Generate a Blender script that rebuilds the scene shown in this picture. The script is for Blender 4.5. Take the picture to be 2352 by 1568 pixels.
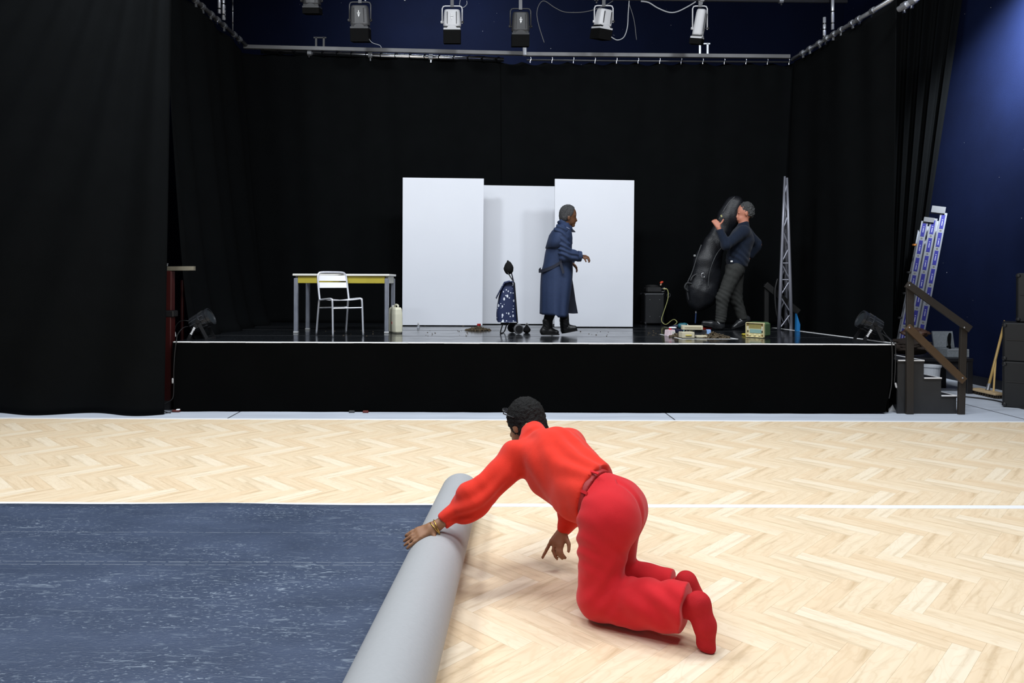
import bpy, math, random
import numpy as np
from mathutils import Vector, Matrix, noise as mnoise

random.seed(7)
C = bpy.context.scene.collection
for _o in list(bpy.data.objects):
    bpy.data.objects.remove(_o)

# ------------------------------------------------------------------ camera
F_PX, VX, VY, CAMH, ROLL = 1640.0, 1110.0, 645.0, 1.41, 0.0037
cam_d = bpy.data.cameras.new('camera')
cam_d.sensor_width = 36.0
cam_d.lens = F_PX / 2352.0 * 36.0
cam_d.shift_x = (1176.0 - VX) / 2352.0
cam_d.shift_y = (VY - 784.0) / 2352.0
cam_d.clip_end = 200
cam = bpy.data.objects.new('camera', cam_d)
cam.location = (0, 0, CAMH)
cam.rotation_euler = (math.pi / 2, -ROLL, 0)
C.objects.link(cam)
bpy.context.scene.camera = cam

# ------------------------------------------------------------------ world, light, exposure
w = bpy.data.worlds.new('world'); bpy.context.scene.world = w
w.use_nodes = True
w.node_tree.nodes['Background'].inputs[0].default_value = (0.5, 0.6, 0.8, 1)
w.node_tree.nodes['Background'].inputs[1].default_value = 0.0
vs = bpy.context.scene.view_settings
vs.view_transform = 'Standard'; vs.look = 'None'; vs.gamma = 1.0
vs.use_curve_mapping = False
vs.exposure = 0.0

def area(name, loc, size, power, col, tgt=None):
    d = bpy.data.lights.new(name, 'AREA'); d.shape = 'RECTANGLE'
    d.size, d.size_y = size; d.energy = power; d.color = col
    o = bpy.data.objects.new(name, d); C.objects.link(o); o.location = loc
    if tgt is not None:
        o.rotation_euler = (Vector(tgt) - Vector(loc)).to_track_quat('-Z', 'Y').to_euler()
    return o
COOL = (0.90, 0.95, 1.0)
# rows of ceiling work lights over the hall floor
for lx in (-4.2, -0.6, 3.0):
    for ly in (0.6, 4.3):
        area('hall_work_light', (lx, ly, 6.7), (2.2, 0.8), 148, COOL)
# floodlights on the front-of-house bar aimed at the stage
for lx in (-3.4, 0.6, 4.4):
    area('stage_flood_light', (lx, 5.6, 6.2), (0.7, 0.5), 120, COOL, (lx * 0.55 + 0.2, 10.2, 1.2))
# lamp washing the blue side wall, lamp over the back bar
area('side_wall_light', (6.15, 7.7, 5.5), (0.3, 0.3), 190, (0.85, 0.92, 1.0), (6.85, 8.62, 4.55)).data.spread = math.radians(62)
area('back_bar_light', (-0.6, 11.9, 6.6), (2.6, 0.3), 62, (0.85, 0.92, 1.0), (-0.3, 13.6, 5.5))

# ------------------------------------------------------------------ projection helpers
def P(px, py, Y):
    """point at depth Y that stands where the photograph shows (px, py)"""
    dx, dy = px - VX, py - VY
    dx, dy = dx + dy * ROLL, dy - dx * ROLL
    return Vector((dx * Y / F_PX, Y, CAMH - dy * Y / F_PX))
def G(px, py, z=0.0):
    """point of the horizontal plane at height z"""
    dx, dy = px - VX, py - VY
    dx, dy = dx + dy * ROLL, dy - dx * ROLL
    Y = (CAMH - z) * F_PX / dy
    return Vector((dx * Y / F_PX, Y, z))
ST = 0.747                                   # stage height
def S(px, py): return G(px, py, ST)

# ------------------------------------------------------------------ materials
MATS = {}
def mat(name, col, rough=0.6, metal=0.0, var=0.12, scale=6.0, bump=0.0, bscale=80.0, spec=0.5,
        stretch=(1, 1, 1), sheen=0.0, trans=0.0, emit=None):
    if name in MATS: return MATS[name]
    m = bpy.data.materials.new(name); m.use_nodes = True
    nt = m.node_tree; b = nt.nodes['Principled BSDF']
    tc = nt.nodes.new('ShaderNodeTexCoord'); mp = nt.nodes.new('ShaderNodeMapping')
    mp.inputs['Scale'].default_value = stretch
    nt.links.new(tc.outputs['Object'], mp.inputs[0])
    n = nt.nodes.new('ShaderNodeTexNoise'); n.inputs['Scale'].default_value = scale
    n.inputs['Detail'].default_value = 4
    nt.links.new(mp.outputs[0], n.inputs['Vector'])
    r = nt.nodes.new('ShaderNodeMix'); r.data_type = 'RGBA'
    r.inputs[6].default_value = tuple(max(0, c * (1 - var)) for c in col) + (1,)
    r.inputs[7].default_value = tuple(min(1, c * (1 + var)) for c in col) + (1,)
    nt.links.new(n.outputs[0], r.inputs[0]); nt.links.new(r.outputs[2], b.inputs['Base Color'])
    b.inputs['Roughness'].default_value = rough; b.inputs['Metallic'].default_value = metal
    b.inputs['Specular IOR Level'].default_value = spec
    if sheen: b.inputs['Sheen Weight'].default_value = sheen
    if trans: b.inputs['Transmission Weight'].default_value = trans
    if bump:
        n2 = nt.nodes.new('ShaderNodeTexNoise'); n2.inputs['Scale'].default_value = bscale
        n2.inputs['Detail'].default_value = 3
        nt.links.new(mp.outputs[0], n2.inputs['Vector'])
        bp = nt.nodes.new('ShaderNodeBump'); bp.inputs['Strength'].default_value = bump
        bp.inputs['Distance'].default_value = 0.01
        nt.links.new(n2.outputs[0], bp.inputs['Height']); nt.links.new(bp.outputs[0], b.inputs['Normal'])
    MATS[name] = m
    return m

def ramp(nt, stops):
    r = nt.nodes.new('ShaderNodeValToRGB')
    while len(r.color_ramp.elements) < len(stops): r.color_ramp.elements.new(0.5)
    for e, (p, c) in zip(r.color_ramp.elements, stops):
        e.position = p; e.color = tuple(c) + (1,) if len(c) == 3 else c
    return r

def wood_parquet():
    m = bpy.data.materials.new('parquet_vinyl'); m.use_nodes = True
    nt = m.node_tree; b = nt.nodes['Principled BSDF']
    uv = nt.nodes.new('ShaderNodeUVMap'); uv.uv_map = 'UVMap'
    at = nt.nodes.new('ShaderNodeAttribute'); at.attribute_name = 'tone'
    mp = nt.nodes.new('ShaderNodeMapping'); mp.inputs['Scale'].default_value = (2.2, 26, 1)
    nt.links.new(uv.outputs[0], mp.inputs[0])
    n = nt.nodes.new('ShaderNodeTexNoise'); n.inputs['Scale'].default_value = 1.0
    n.inputs['Detail'].default_value = 5; n.inputs['Distortion'].default_value = 0.6
    nt.links.new(mp.outputs[0], n.inputs['Vector'])
    mp2 = nt.nodes.new('ShaderNodeMapping'); mp2.inputs['Scale'].default_value = (5, 16, 1)
    nt.links.new(uv.outputs[0], mp2.inputs[0])
    wv = nt.nodes.new('ShaderNodeTexNoise'); wv.inputs['Scale'].default_value = 1.0
    wv.inputs['Detail'].default_value = 1; wv.inputs['Distortion'].default_value = 1.5
    nt.links.new(mp2.outputs[0], wv.inputs['Vector'])
    r1 = ramp(nt, [(0.0, (0.815, 0.63, 0.42)), (0.5, (0.85, 0.69, 0.485)), (1.0, (0.885, 0.755, 0.57))])
    nt.links.new(at.outputs['Fac'], r1.inputs[0])
    r2 = ramp(nt, [(0.30, (0.80, 0.76, 0.70)), (0.48, (0.97, 0.96, 0.95)), (0.62, (1.0, 1.0, 1.0)), (0.78, (1.08, 1.08, 1.08))])
    nt.links.new(n.outputs[0], r2.inputs[0])
    r3 = ramp(nt, [(0.42, (1, 1, 1)), (0.50, (0.93, 0.90, 0.86)), (0.55, (1, 1, 1))])
    nt.links.new(wv.outputs[0], r3.inputs[0])
    m1 = nt.nodes.new('ShaderNodeMix'); m1.data_type = 'RGBA'; m1.blend_type = 'MULTIPLY'; m1.inputs[0].default_value = 1
    nt.links.new(r1.outputs[0], m1.inputs[6]); nt.links.new(r2.outputs[0], m1.inputs[7])
    m2 = nt.nodes.new('ShaderNodeMix'); m2.data_type = 'RGBA'; m2.blend_type = 'MULTIPLY'; m2.inputs[0].default_value = 0.8
    nt.links.new(m1.outputs[2], m2.inputs[6]); nt.links.new(r3.outputs[0], m2.inputs[7])
    nt.links.new(m2.outputs[2], b.inputs['Base Color'])
    b.inputs['Roughness'].default_value = 0.45; b.inputs['Specular IOR Level'].default_value = 0.35
    return m

def navy_mat():
    m = bpy.data.materials.new('navy_dance_vinyl'); m.use_nodes = True
    nt = m.node_tree; b = nt.nodes['Principled BSDF']
    tc = nt.nodes.new('ShaderNodeTexCoord')
    def nz(sc, det, stretch, dist=0.0):
        mp = nt.nodes.new('ShaderNodeMapping'); mp.inputs['Scale'].default_value = stretch
        nt.links.new(tc.outputs['Object'], mp.inputs[0])
        n = nt.nodes.new('ShaderNodeTexNoise'); n.inputs['Scale'].default_value = sc
        n.inputs['Detail'].default_value = det; n.inputs['Distortion'].default_value = dist
        nt.links.new(mp.outputs[0], n.inputs['Vector']); return n
    base = nz(3, 5, (0.6, 1.4, 1)); fine = nz(70, 4, (0.7, 1.6, 1), 0.5); scr = nz(9, 8, (0.8, 5.5, 1), 1.0); big = nz(1.6, 3, (0.6, 1.6, 1))
    r = ramp(nt, [(0.3, (0.038, 0.054, 0.094)), (0.7, (0.064, 0.086, 0.142))])
    nt.links.new(base.outputs[0], r.inputs[0])
    rs = ramp(nt, [(0.59, (0, 0, 0)), (0.70, (1, 1, 1))]); nt.links.new(fine.outputs[0], rs.inputs[0])
    rk = ramp(nt, [(0.60, (0, 0, 0)), (0.72, (1, 1, 1))]); nt.links.new(scr.outputs[0], rk.inputs[0])
    rb = ramp(nt, [(0.40, (0.15, 0.15, 0.15)), (0.65, (1, 1, 1))]); nt.links.new(big.outputs[0], rb.inputs[0])
    mx = nt.nodes.new('ShaderNodeMath'); mx.operation = 'MAXIMUM'
    nt.links.new(rs.outputs[0], mx.inputs[0]); nt.links.new(rk.outputs[0], mx.inputs[1])
    mu = nt.nodes.new('ShaderNodeMath'); mu.operation = 'MULTIPLY'
    nt.links.new(mx.outputs[0], mu.inputs[0]); nt.links.new(rb.outputs[0], mu.inputs[1])
    mu2 = nt.nodes.new('ShaderNodeMath'); mu2.operation = 'MULTIPLY'; mu2.inputs[1].default_value = 0.8
    nt.links.new(mu.outputs[0], mu2.inputs[0])
    c = nt.nodes.new('ShaderNodeMix'); c.data_type = 'RGBA'; c.inputs[7].default_value = (0.34, 0.40, 0.47, 1)
    nt.links.new(mu2.outputs[0], c.inputs[0]); nt.links.new(r.outputs[0], c.inputs[6])
    nt.links.new(c.outputs[2], b.inputs['Base Color'])
    b.inputs['Roughness'].default_value = 0.42
    bp = nt.nodes.new('ShaderNodeBump'); bp.inputs['Strength'].default_value = 0.35; bp.inputs['Distance'].default_value = 0.01
    nt.links.new(fine.outputs[0], bp.inputs['Height']); nt.links.new(bp.outputs[0], b.inputs['Normal'])
    return m

def stage_deck_mat():
    m = bpy.data.materials.new('black_stage_vinyl'); m.use_nodes = True
    nt = m.node_tree; b = nt.nodes['Principled BSDF']
    tc = nt.nodes.new('ShaderNodeTexCoord')
    n = nt.nodes.new('ShaderNodeTexNoise'); n.inputs['Scale'].default_value = 40; n.inputs['Detail'].default_value = 6
    nt.links.new(tc.outputs['Object'], n.inputs['Vector'])
    r = ramp(nt, [(0.35, (0.007, 0.008, 0.010)), (0.62, (0.014, 0.016, 0.019)), (0.75, (0.06, 0.065, 0.07))])
    nt.links.new(n.outputs[0], r.inputs[0]); nt.links.new(r.outputs[0], b.inputs['Base Color'])
    n2 = nt.nodes.new('ShaderNodeTexNoise'); n2.inputs['Scale'].default_value = 5; n2.inputs['Detail'].default_value = 5
    nt.links.new(tc.outputs['Object'], n2.inputs['Vector'])
    r2 = ramp(nt, [(0.3, (0.10, 0.10, 0.10)), (0.7, (0.19, 0.19, 0.19))])
    nt.links.new(n2.outputs[0], r2.inputs[0]); nt.links.new(r2.outputs[0], b.inputs['Roughness'])
    b.inputs['Specular IOR Level'].default_value = 0.6
    return m

def blue_wall_mat(name, col, spots=True):
    m = bpy.data.materials.new(name); m.use_nodes = True
    nt = m.node_tree; b = nt.nodes['Principled BSDF']
    tc = nt.nodes.new('ShaderNodeTexCoord')
    n = nt.nodes.new('ShaderNodeTexNoise'); n.inputs['Scale'].default_value = 1.2; n.inputs['Detail'].default_value = 6
    nt.links.new(tc.outputs['Object'], n.inputs['Vector'])
    r = ramp(nt, [(0.3, tuple(c * 0.85 for c in col)), (0.7, tuple(c * 1.15 for c in col))])
    nt.links.new(n.outputs[0], r.inputs[0])
    v = nt.nodes.new('ShaderNodeTexNoise'); v.inputs['Scale'].default_value = 24; v.inputs['Detail'].default_value = 2
    nt.links.new(tc.outputs['Object'], v.inputs['Vector'])
    rv = ramp(nt, [(0.785, (0, 0, 0)), (0.805, (1, 1, 1))]); nt.links.new(v.outputs[0], rv.inputs[0])
    c = nt.nodes.new('ShaderNodeMix'); c.data_type = 'RGBA'; c.inputs[7].default_value = (0.5, 0.5, 0.52, 1)
    nt.links.new(rv.outputs[0], c.inputs[0]); nt.links.new(r.outputs[0], c.inputs[6])
    nt.links.new(c.outputs[2], b.inputs['Base Color'])
    b.inputs['Roughness'].default_value = 0.8; b.inputs['Specular IOR Level'].default_value = 0.1
    n3 = nt.nodes.new('ShaderNodeTexNoise'); n3.inputs['Scale'].default_value = 120
    nt.links.new(tc.outputs['Object'], n3.inputs['Vector'])
    bp = nt.nodes.new('ShaderNodeBump'); bp.inputs['Strength'].default_value = 0.15; bp.inputs['Distance'].default_value = 0.01
    nt.links.new(n3.outputs[0], bp.inputs['Height']); nt.links.new(bp.outputs[0], b.inputs['Normal'])
    return m

def dotted_fabric():
    m = bpy.data.materials.new('navy_dotted_fabric'); m.use_nodes = True
    nt = m.node_tree; b = nt.nodes['Principled BSDF']
    tc = nt.nodes.new('ShaderNodeTexCoord')
    def dots(sc, thr, off, st):
        mp = nt.nodes.new('ShaderNodeMapping'); mp.inputs['Scale'].default_value = st; mp.inputs['Location'].default_value = off
        nt.links.new(tc.outputs['Object'], mp.inputs[0])
        v = nt.nodes.new('ShaderNodeTexVoronoi'); v.inputs['Scale'].default_value = sc; v.inputs['Randomness'].default_value = 0.65
        nt.links.new(mp.outputs[0], v.inputs['Vector'])
        r = ramp(nt, [(thr, (1, 1, 1)), (thr + 0.02, (0, 0, 0))]); nt.links.new(v.outputs['Distance'], r.inputs[0]); return r
    a = dots(12, 0.17, (0, 0, 0), (1.35, 0.3, .8)); d = dots(20, 0.14, (3.3, 1.7, 2.1), (1, 0.3, 1))
    mx = nt.nodes.new('ShaderNodeMath'); mx.operation = 'MAXIMUM'
    nt.links.new(a.outputs[0], mx.inputs[0]); nt.links.new(d.outputs[0], mx.inputs[1])
    c = nt.nodes.new('ShaderNodeMix'); c.data_type = 'RGBA'
    c.inputs[6].default_value = (0.010, 0.020, 0.075, 1); c.inputs[7].default_value = (0.72, 0.76, 0.85, 1)
    nt.links.new(mx.outputs[0], c.inputs[0]); nt.links.new(c.outputs[2], b.inputs['Base Color'])
    b.inputs['Roughness'].default_value = 0.7
    return m

BLACK_CLOTH = mat('black_molton_fabric', (0.0031, 0.0036, 0.0040), 0.95, var=0.25, scale=3, bump=0.25, bscale=260, spec=0.06)
BLACK_PLASTIC = mat('black_plastic', (0.012, 0.012, 0.013), 0.38, var=0.2)
BLACK_METAL = mat('black_painted_metal', (0.014, 0.014, 0.015), 0.42, var=0.2)
DARK_GREY = mat('dark_grey_paint', (0.055, 0.055, 0.057), 0.5)
STEEL = mat('galvanised_steel', (0.42, 0.43, 0.45), 0.38, metal=0.85, var=0.2, scale=20)
CHROME = mat('bright_chrome', (0.75, 0.76, 0.80), 0.18, metal=1.0, var=0.05)
ALU = mat('brushed_aluminium', (0.72, 0.74, 0.80), 0.32, metal=0.55, var=0.08, scale=30)
WHITE_TAPE = mat('white_tape', (0.86, 0.86, 0.87), 0.5, var=0.06, scale=30)
WHITE_PAINT = mat('white_mark_paint', (0.85, 0.85, 0.85), 0.5, var=0.03)
CABLE = mat('black_rubber_cable', (0.016, 0.016, 0.017), 0.5)

# ------------------------------------------------------------------ mesh helpers
ORIG = {}
class MB:
    def __init__(self): self.v = []; self.f = []
    def add(self, vs, fs):
        o = len(self.v); self.v += [Vector(p) for p in vs]; self.f += [tuple(i + o for i in f) for f in fs]; return self
    def box(self, c, s, M=None):
        hx, hy, hz = s[0] / 2, s[1] / 2, s[2] / 2
        vs = [Vector((x, y, z)) for x in (-hx, hx) for y in (-hy, hy) for z in (-hz, hz)]
        if M is not None: vs = [M @ p for p in vs]
        c = Vector(c); vs = [p + c for p in vs]
        return self.add(vs, [(0, 1, 3, 2), (4, 6, 7, 5), (0, 4, 5, 1), (2, 3, 7, 6), (0, 2, 6, 4), (1, 5, 7, 3)])
    def bbox(self, c, s, b, M=None):
        """bevelled box (chamfered along all edges)"""
        hx, hy, hz = s[0] / 2, s[1] / 2, s[2] / 2
        b = min(b, hx * .95, hy * .95, hz * .95)
        rings = []
        for z, k in ((-hz, b), (-hz + b, 0), (hz - b, 0), (hz, b)):
            x, y = hx - k, hy - k; bb = b if k == 0 else b * 0.6
            rings.append([(x - bb, -y, z), (x, -y + bb, z), (x, y - bb, z), (x - bb, y, z), (-x + bb, y, z), (-x, y - bb, z), (-x, -y + bb, z), (-x + bb, -y, z)])
        c = Vector(c)
        vs = [(M @ Vector(p) if M is not None else Vector(p)) + c for r in rings for p in r]
        fs = [tuple(range(7, -1, -1)), tuple(range(24, 32))]
        for k in range(3):
            for i in range(8):
                fs.append((k * 8 + i, k * 8 + (i + 1) % 8, k * 8 + 8 + (i + 1) % 8, k * 8 + 8 + i))
        return self.add(vs, fs)
    def bar(self, a, b, wd, th, up=(0, 0, 1)):
        """rectangular bar from a to b; wd across, th along up"""
        a, b = Vector(a), Vector(b); d = (b - a).normalized(); u = Vector(up)
        s = d.cross(u)
        if s.length < 1e-4: s = d.cross(Vector((1, 0, 0)))
        s.normalize(); u = s.cross(d).normalized()
        vs = []
        for p in (a, b):
            for q, t in ((-1, -1), (1, -1), (1, 1), (-1, 1)): vs.append(p + s * (q * wd / 2) + u * (t * th / 2))
        return self.add(vs, [(0, 3, 2, 1), (4, 5, 6, 7), (0, 1, 5, 4), (1, 2, 6, 5), (2, 3, 7, 6), (3, 0, 4, 7)])
    def tube(self, pts, r, n=8, cap=True):
        pts = [Vector(p) for p in pts]; rs = r if isinstance(r, (list, tuple)) else [r] * len(pts)
        vs = []; prev = None
        for i, p in enumerate(pts):
            d = (pts[min(i + 1, len(pts) - 1)] - pts[max(i - 1, 0)]).normalized()
            if prev is None:
                s = d.cross(Vector((0, 0, 1)))
                if s.length < 1e-3: s = d.cross(Vector((1, 0, 0)))
            else: s = prev - d * prev.dot(d)
            s.normalize(); prev = s; u = d.cross(s)
            for k in range(n):
                a = 2 * math.pi * k / n; vs.append(p + (s * math.cos(a) + u * math.sin(a)) * rs[i])
        fs = []
        for i in range(len(pts) - 1):
            for k in range(n): fs.append((i * n + k, i * n + (k + 1) % n, (i + 1) * n + (k + 1) % n, (i + 1) * n + k))
        if cap: fs += [tuple(range(n - 1, -1, -1)), tuple(range((len(pts) - 1) * n, len(pts) * n))]
        return self.add(vs, fs)
    def lathe(self, a, d, prof, n=20):
        """profile [(t along d, radius)] about the axis through a"""
        a = Vector(a); d = Vector(d).normalized()
        s = d.cross(Vector((0, 0, 1)))
        if s.length < 1e-3: s = d.cross(Vector((1, 0, 0)))
        s.normalize(); u = d.cross(s); vs = []
        for t, r in prof:
            for k in range(n):
                q = 2 * math.pi * k / n; vs.append(a + d * t + (s * math.cos(q) + u * math.sin(q)) * max(r, 1e-4))
        fs = []
        for i in range(len(prof) - 1):
            for k in range(n): fs.append((i * n + k, i * n + (k + 1) % n, (i + 1) * n + (k + 1) % n, (i + 1) * n + k))
        fs += [tuple(range(n - 1, -1, -1)), tuple(range((len(prof) - 1) * n, len(prof) * n))]
        return self.add(vs, fs)
    def prism(self, poly, ext):
        """polygon (list of 3D points) extruded by ext"""
        n = len(poly); e = Vector(ext); p = [Vector(q) for q in poly]
        return self.add(p + [q + e for q in p], [tuple(range(n - 1, -1, -1)), tuple(range(n, 2 * n))] + [(i, (i + 1) % n, n + (i + 1) % n, n + i) for i in range(n)])
    def ell(self, c, r, M=None, n=14, m=9):
        vs = []; c = Vector(c)
        for j in range(m + 1):
            t = math.pi * j / m
            for k in range(n):
                a = 2 * math.pi * k / n
                p = Vector((r[0] * math.sin(t) * math.cos(a), r[1] * math.sin(t) * math.sin(a), r[2] * math.cos(t)))
                vs.append((M @ p if M is not None else p) + c)
        fs = [(j * n + k, (j + 1) * n + k, (j + 1) * n + (k + 1) % n, j * n + (k + 1) % n) for j in range(m) for k in range(n)]
        return self.add(vs, fs)
    def build(self, name, m, parent=None, smooth=False, bevel=0.0):
        org = ORIG[parent.name] if parent is not None else Vector((0, 0, 0))
        me = bpy.data.meshes.new(name)
        me.from_pydata([tuple(p - org) for p in self.v], [], self.f); me.validate(); me.update()
        me.materials.append(m)
        if smooth:
            me.polygons.foreach_set('use_smooth', [True] * len(me.polygons))
        o = bpy.data.objects.new(name, me); C.objects.link(o)
        ORIG[o.name] = org
        if parent is not None: o.parent = parent
        if bevel:
            bv = o.modifiers.new('bevel', 'BEVEL'); bv.width = bevel; bv.segments = 2; bv.limit_method = 'ANGLE'
        return o

def thing(name, label, cat, loc, group=None):
    o = bpy.data.objects.new(name, None); C.objects.link(o); o.location = loc
    o.empty_display_size = 0.1
    o['label'] = label; o['category'] = cat
    if group: o['group'] = group
    ORIG[o.name] = Vector(loc)
    return o
def tag(o, label, cat, group=None):
    o['label'] = label; o['category'] = cat
    if group: o['group'] = group
    # origin to the base centre of the mesh
    co = [v.co for v in o.data.vertices]
    c = Vector(((min(p.x for p in co) + max(p.x for p in co)) / 2, (min(p.y for p in co) + max(p.y for p in co)) / 2, min(p.z for p in co)))
    o.data.transform(Matrix.Translation(-c)); o.location = c
    ORIG[o.name] = c
    return o
def struct(o): o['kind'] = 'structure'; return o

def smooth_path(pts, n=8):
    """Catmull-Rom through points"""
    pts = [Vector(p) for p in pts]; out = []
    for i in range(len(pts) - 1):
        p0, p1, p2, p3 = pts[max(i - 1, 0)], pts[i], pts[i + 1], pts[min(i + 2, len(pts) - 1)]
        for k in range(n):
            t = k / n
            out.append(0.5 * ((2 * p1) + (p2 - p0) * t + (2 * p0 - 5 * p1 + 4 * p2 - p3) * t * t + (3 * p1 - p0 - 3 * p2 + p3) * t ** 3))
    out.append(pts[-1]); return out

# ================================================================== the setting
CONC = mat('grey_concrete', (0.49, 0.53, 0.60), 0.65, var=0.22, scale=2.5, bump=0.08, bscale=40, stretch=(0.5, 2.5, 1))
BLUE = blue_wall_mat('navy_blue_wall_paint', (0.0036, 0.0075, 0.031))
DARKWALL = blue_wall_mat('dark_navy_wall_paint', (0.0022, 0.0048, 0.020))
CEILM = mat('black_ceiling_paint', (0.01, 0.01, 0.012), 0.9)
struct(MB().box((-0.8, 4.2, -0.10), (15.4, 18.8, 0.2)).build('floor', CONC))
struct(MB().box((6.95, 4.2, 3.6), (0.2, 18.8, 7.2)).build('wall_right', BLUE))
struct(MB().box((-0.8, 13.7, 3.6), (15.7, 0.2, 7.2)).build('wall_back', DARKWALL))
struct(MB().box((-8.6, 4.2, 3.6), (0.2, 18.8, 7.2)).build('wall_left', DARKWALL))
struct(MB().box((-0.8, -5.3, 3.6), (15.7, 0.2, 7.2)).build('wall_front', mat('grey_hall_wall', (0.25, 0.26, 0.28), 0.8)))
struct(MB().box((-0.8, 4.2, 7.3), (15.7, 19.2, 0.2)).build('ceiling', CEILM))
struct(MB().box((6.83, 4.2, 0.06), (0.03, 18.6, 0.12)).build('baseboard_right', mat('dark_skirting', (0.006, 0.007, 0.012), 0.5)))
# joints in the concrete
jb = MB()
for x, y0, y1 in ((1.96, 7.24, 7.7), (-2.6, 7.24, 7.7), (5.6, 7.24, 9.6)):
    jb.box((x, (y0 + y1) / 2, 0.0012), (0.012, y1 - y0, 0.002))
struct(jb.build('trim_1', mat('dark_joint', (0.03, 0.03, 0.035), 0.9)))

# ---- herringbone parquet: every plank a piece
PW, PL = 0.0965, 0.437
PARQ = wood_parquet()
def clip(poly, ax, lim, keep_less):
    out = []
    for i in range(len(poly)):
        a, b = poly[i], poly[(i + 1) % len(poly)]
        ia = (a[ax] <= lim) == keep_less or a[ax] == lim; ib = (b[ax] <= lim) == keep_less or b[ax] == lim
        if ia: out.append(a)
        if ia != ib:
            t = (lim - a[ax]) / (b[ax] - a[ax]); out.append(tuple(a[k] + (b[k] - a[k]) * t for k in range(4)))
    return out
TONES = [0.42, 0.62, 0.98, 0.30, 0.10, 0.72, 0.50, 0.35, 0.48, 0.15, 0.60, 0.40, 0.98, 0.25]
def herringbone(x0, x1, y0, y1, ox, oy, joff):
    planks = []; r2 = math.sqrt(2); e = 0.00025
    for j in range(int((y0 - oy) / (PL * r2)) - 2, int((y1 - oy) / (PL * r2)) + 3):
        for i in range(int((x0 - ox) / (PW * r2)) - 5, int((x1 - ox) / (PW * r2)) + 6):
            for ty in (0, 1):
                # lattice: a to the lower right, b to the upper right of the plan
                a0, b0 = i * PW - j * PL, i * PW + j * PL
                if ty == 0: A, B = (a0, a0 + PL), (b0, b0 + PW)
                else: A, B = (a0, a0 + PW), (b0 + PW, b0 + PW + PL)
                var = (i - 2 * j + joff) % 7; tone = TONES[var + 7 * ty]
                poly = []
                for (u, v) in ((0, 0), (1, 0), (1, 1), (0, 1)):
                    a = A[u] + (e if u == 0 else -e); b = B[v] + (e if v == 0 else -e)
                    X = (a + b) / r2 + ox; Y = (b - a) / r2 + oy
                    L, Wd = (u, v) if ty == 0 else (v, u)
                    poly.append((X, Y, L * PL + var * 3.7 + ty * 31, Wd * PW + var * 1.9 + ty * 17))
                for ax, lim, kl in ((0, x0, False), (0, x1, True), (1, y0, False), (1, y1, True)):
                    if poly: poly = clip(poly, ax, lim, kl)
                if len(poly) >= 3: planks.append((poly, tone))
    return planks
planks = herringbone(-7.0, 6.6, 4.505, 7.215, 0.13, 4.45, 3) + herringbone(-0.9, 5.4, 1.2, 4.50, 0.095, 3.03, 0)
def score(pl):
    ps = [(p[0] * F_PX / p[1] + VX, CAMH * F_PX / p[1] + VY) for p in pl[0]]
    cx = sum(p[0] for p in ps) / len(ps); cy = sum(p[1] for p in ps) / len(ps)
    ar = abs(sum(ps[i][0] * ps[(i + 1) % len(ps)][1] - ps[(i + 1) % len(ps)][0] * ps[i][1] for i in range(len(ps)))) / 2
    if not (0 < cx < 2352 and cy < 1568): return 0
    if cx < 1010 - (cy - 1568) * 0.25 and cy > 1175: return 0
    return ar
planks.sort(key=score, reverse=True)
parq = MB().add([(-7, 4.505, 0.0), (6.6, 4.505, 0.0), (6.6, 7.215, 0.0), (-7, 7.215, 0.0), (-7, 4.505, .0015), (6.6, 4.505, .0015), (6.6, 7.215, .0015), (-7, 7.215, .0015)],
                [(0, 1, 5, 4), (1, 2, 6, 5), (2, 3, 7, 6), (3, 0, 4, 7), (4, 5, 6, 7)])
parq.add([(-0.9, 1.2, 0.0), (5.4, 1.2, 0.0), (5.4, 4.5, 0.0), (-0.9, 4.5, 0.0), (-0.9, 1.2, .0015), (5.4, 1.2, .0015), (5.4, 4.5, .0015), (-0.9, 4.5, .0015)],
         [(0, 1, 5, 4), (1, 2, 6, 5), (2, 3, 7, 6), (3, 0, 4, 7), (4, 5, 6, 7)])
parq_o = struct(parq.build('floor_parquet', mat('parquet_backing', (0.42, 0.30, 0.18), 0.8)))
def plank_mesh(name, lst):
    vs, fs, uvs, tone = [], [], [], []
    for poly, t in lst:
        n = len(poly); o = len(vs)
        vs += [(p[0], p[1], 0.004) for p in poly] + [(p[0], p[1], 0.0012) for p in poly]
        fs.append(tuple(range(o, o + n))); uvs += [(p[2], p[3]) for p in poly]
        for i in range(n):
            k = (i + 1) % n
            fs.append((o + k, o + i, o + n + i, o + n + k)); uvs += [(poly[k][2], poly[k][3]), (poly[i][2], poly[i][3])] + [(poly[i][2], poly[i][3]), (poly[k][2], poly[k][3])]
        tone += [t] * (2 * n)
    me = bpy.data.meshes.new(name); me.from_pydata(vs, [], fs)
    uv = me.uv_layers.new(name='UVMap'); uv.data.foreach_set('uv', np.array(uvs, dtype=np.float32).ravel())
    at = me.attributes.new('tone', 'FLOAT', 'POINT'); at.data.foreach_set('value', np.array(tone, dtype=np.float32))
    me.materials.append(PARQ); me.update()
    o = bpy.data.objects.new(name, me); C.objects.link(o); o.parent = parq_o; return o
for pl in planks[:300]: plank_mesh('plank', [pl])
rest = plank_mesh('plank_field', planks[300:]); rest['kind'] = 'stuff'

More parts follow.
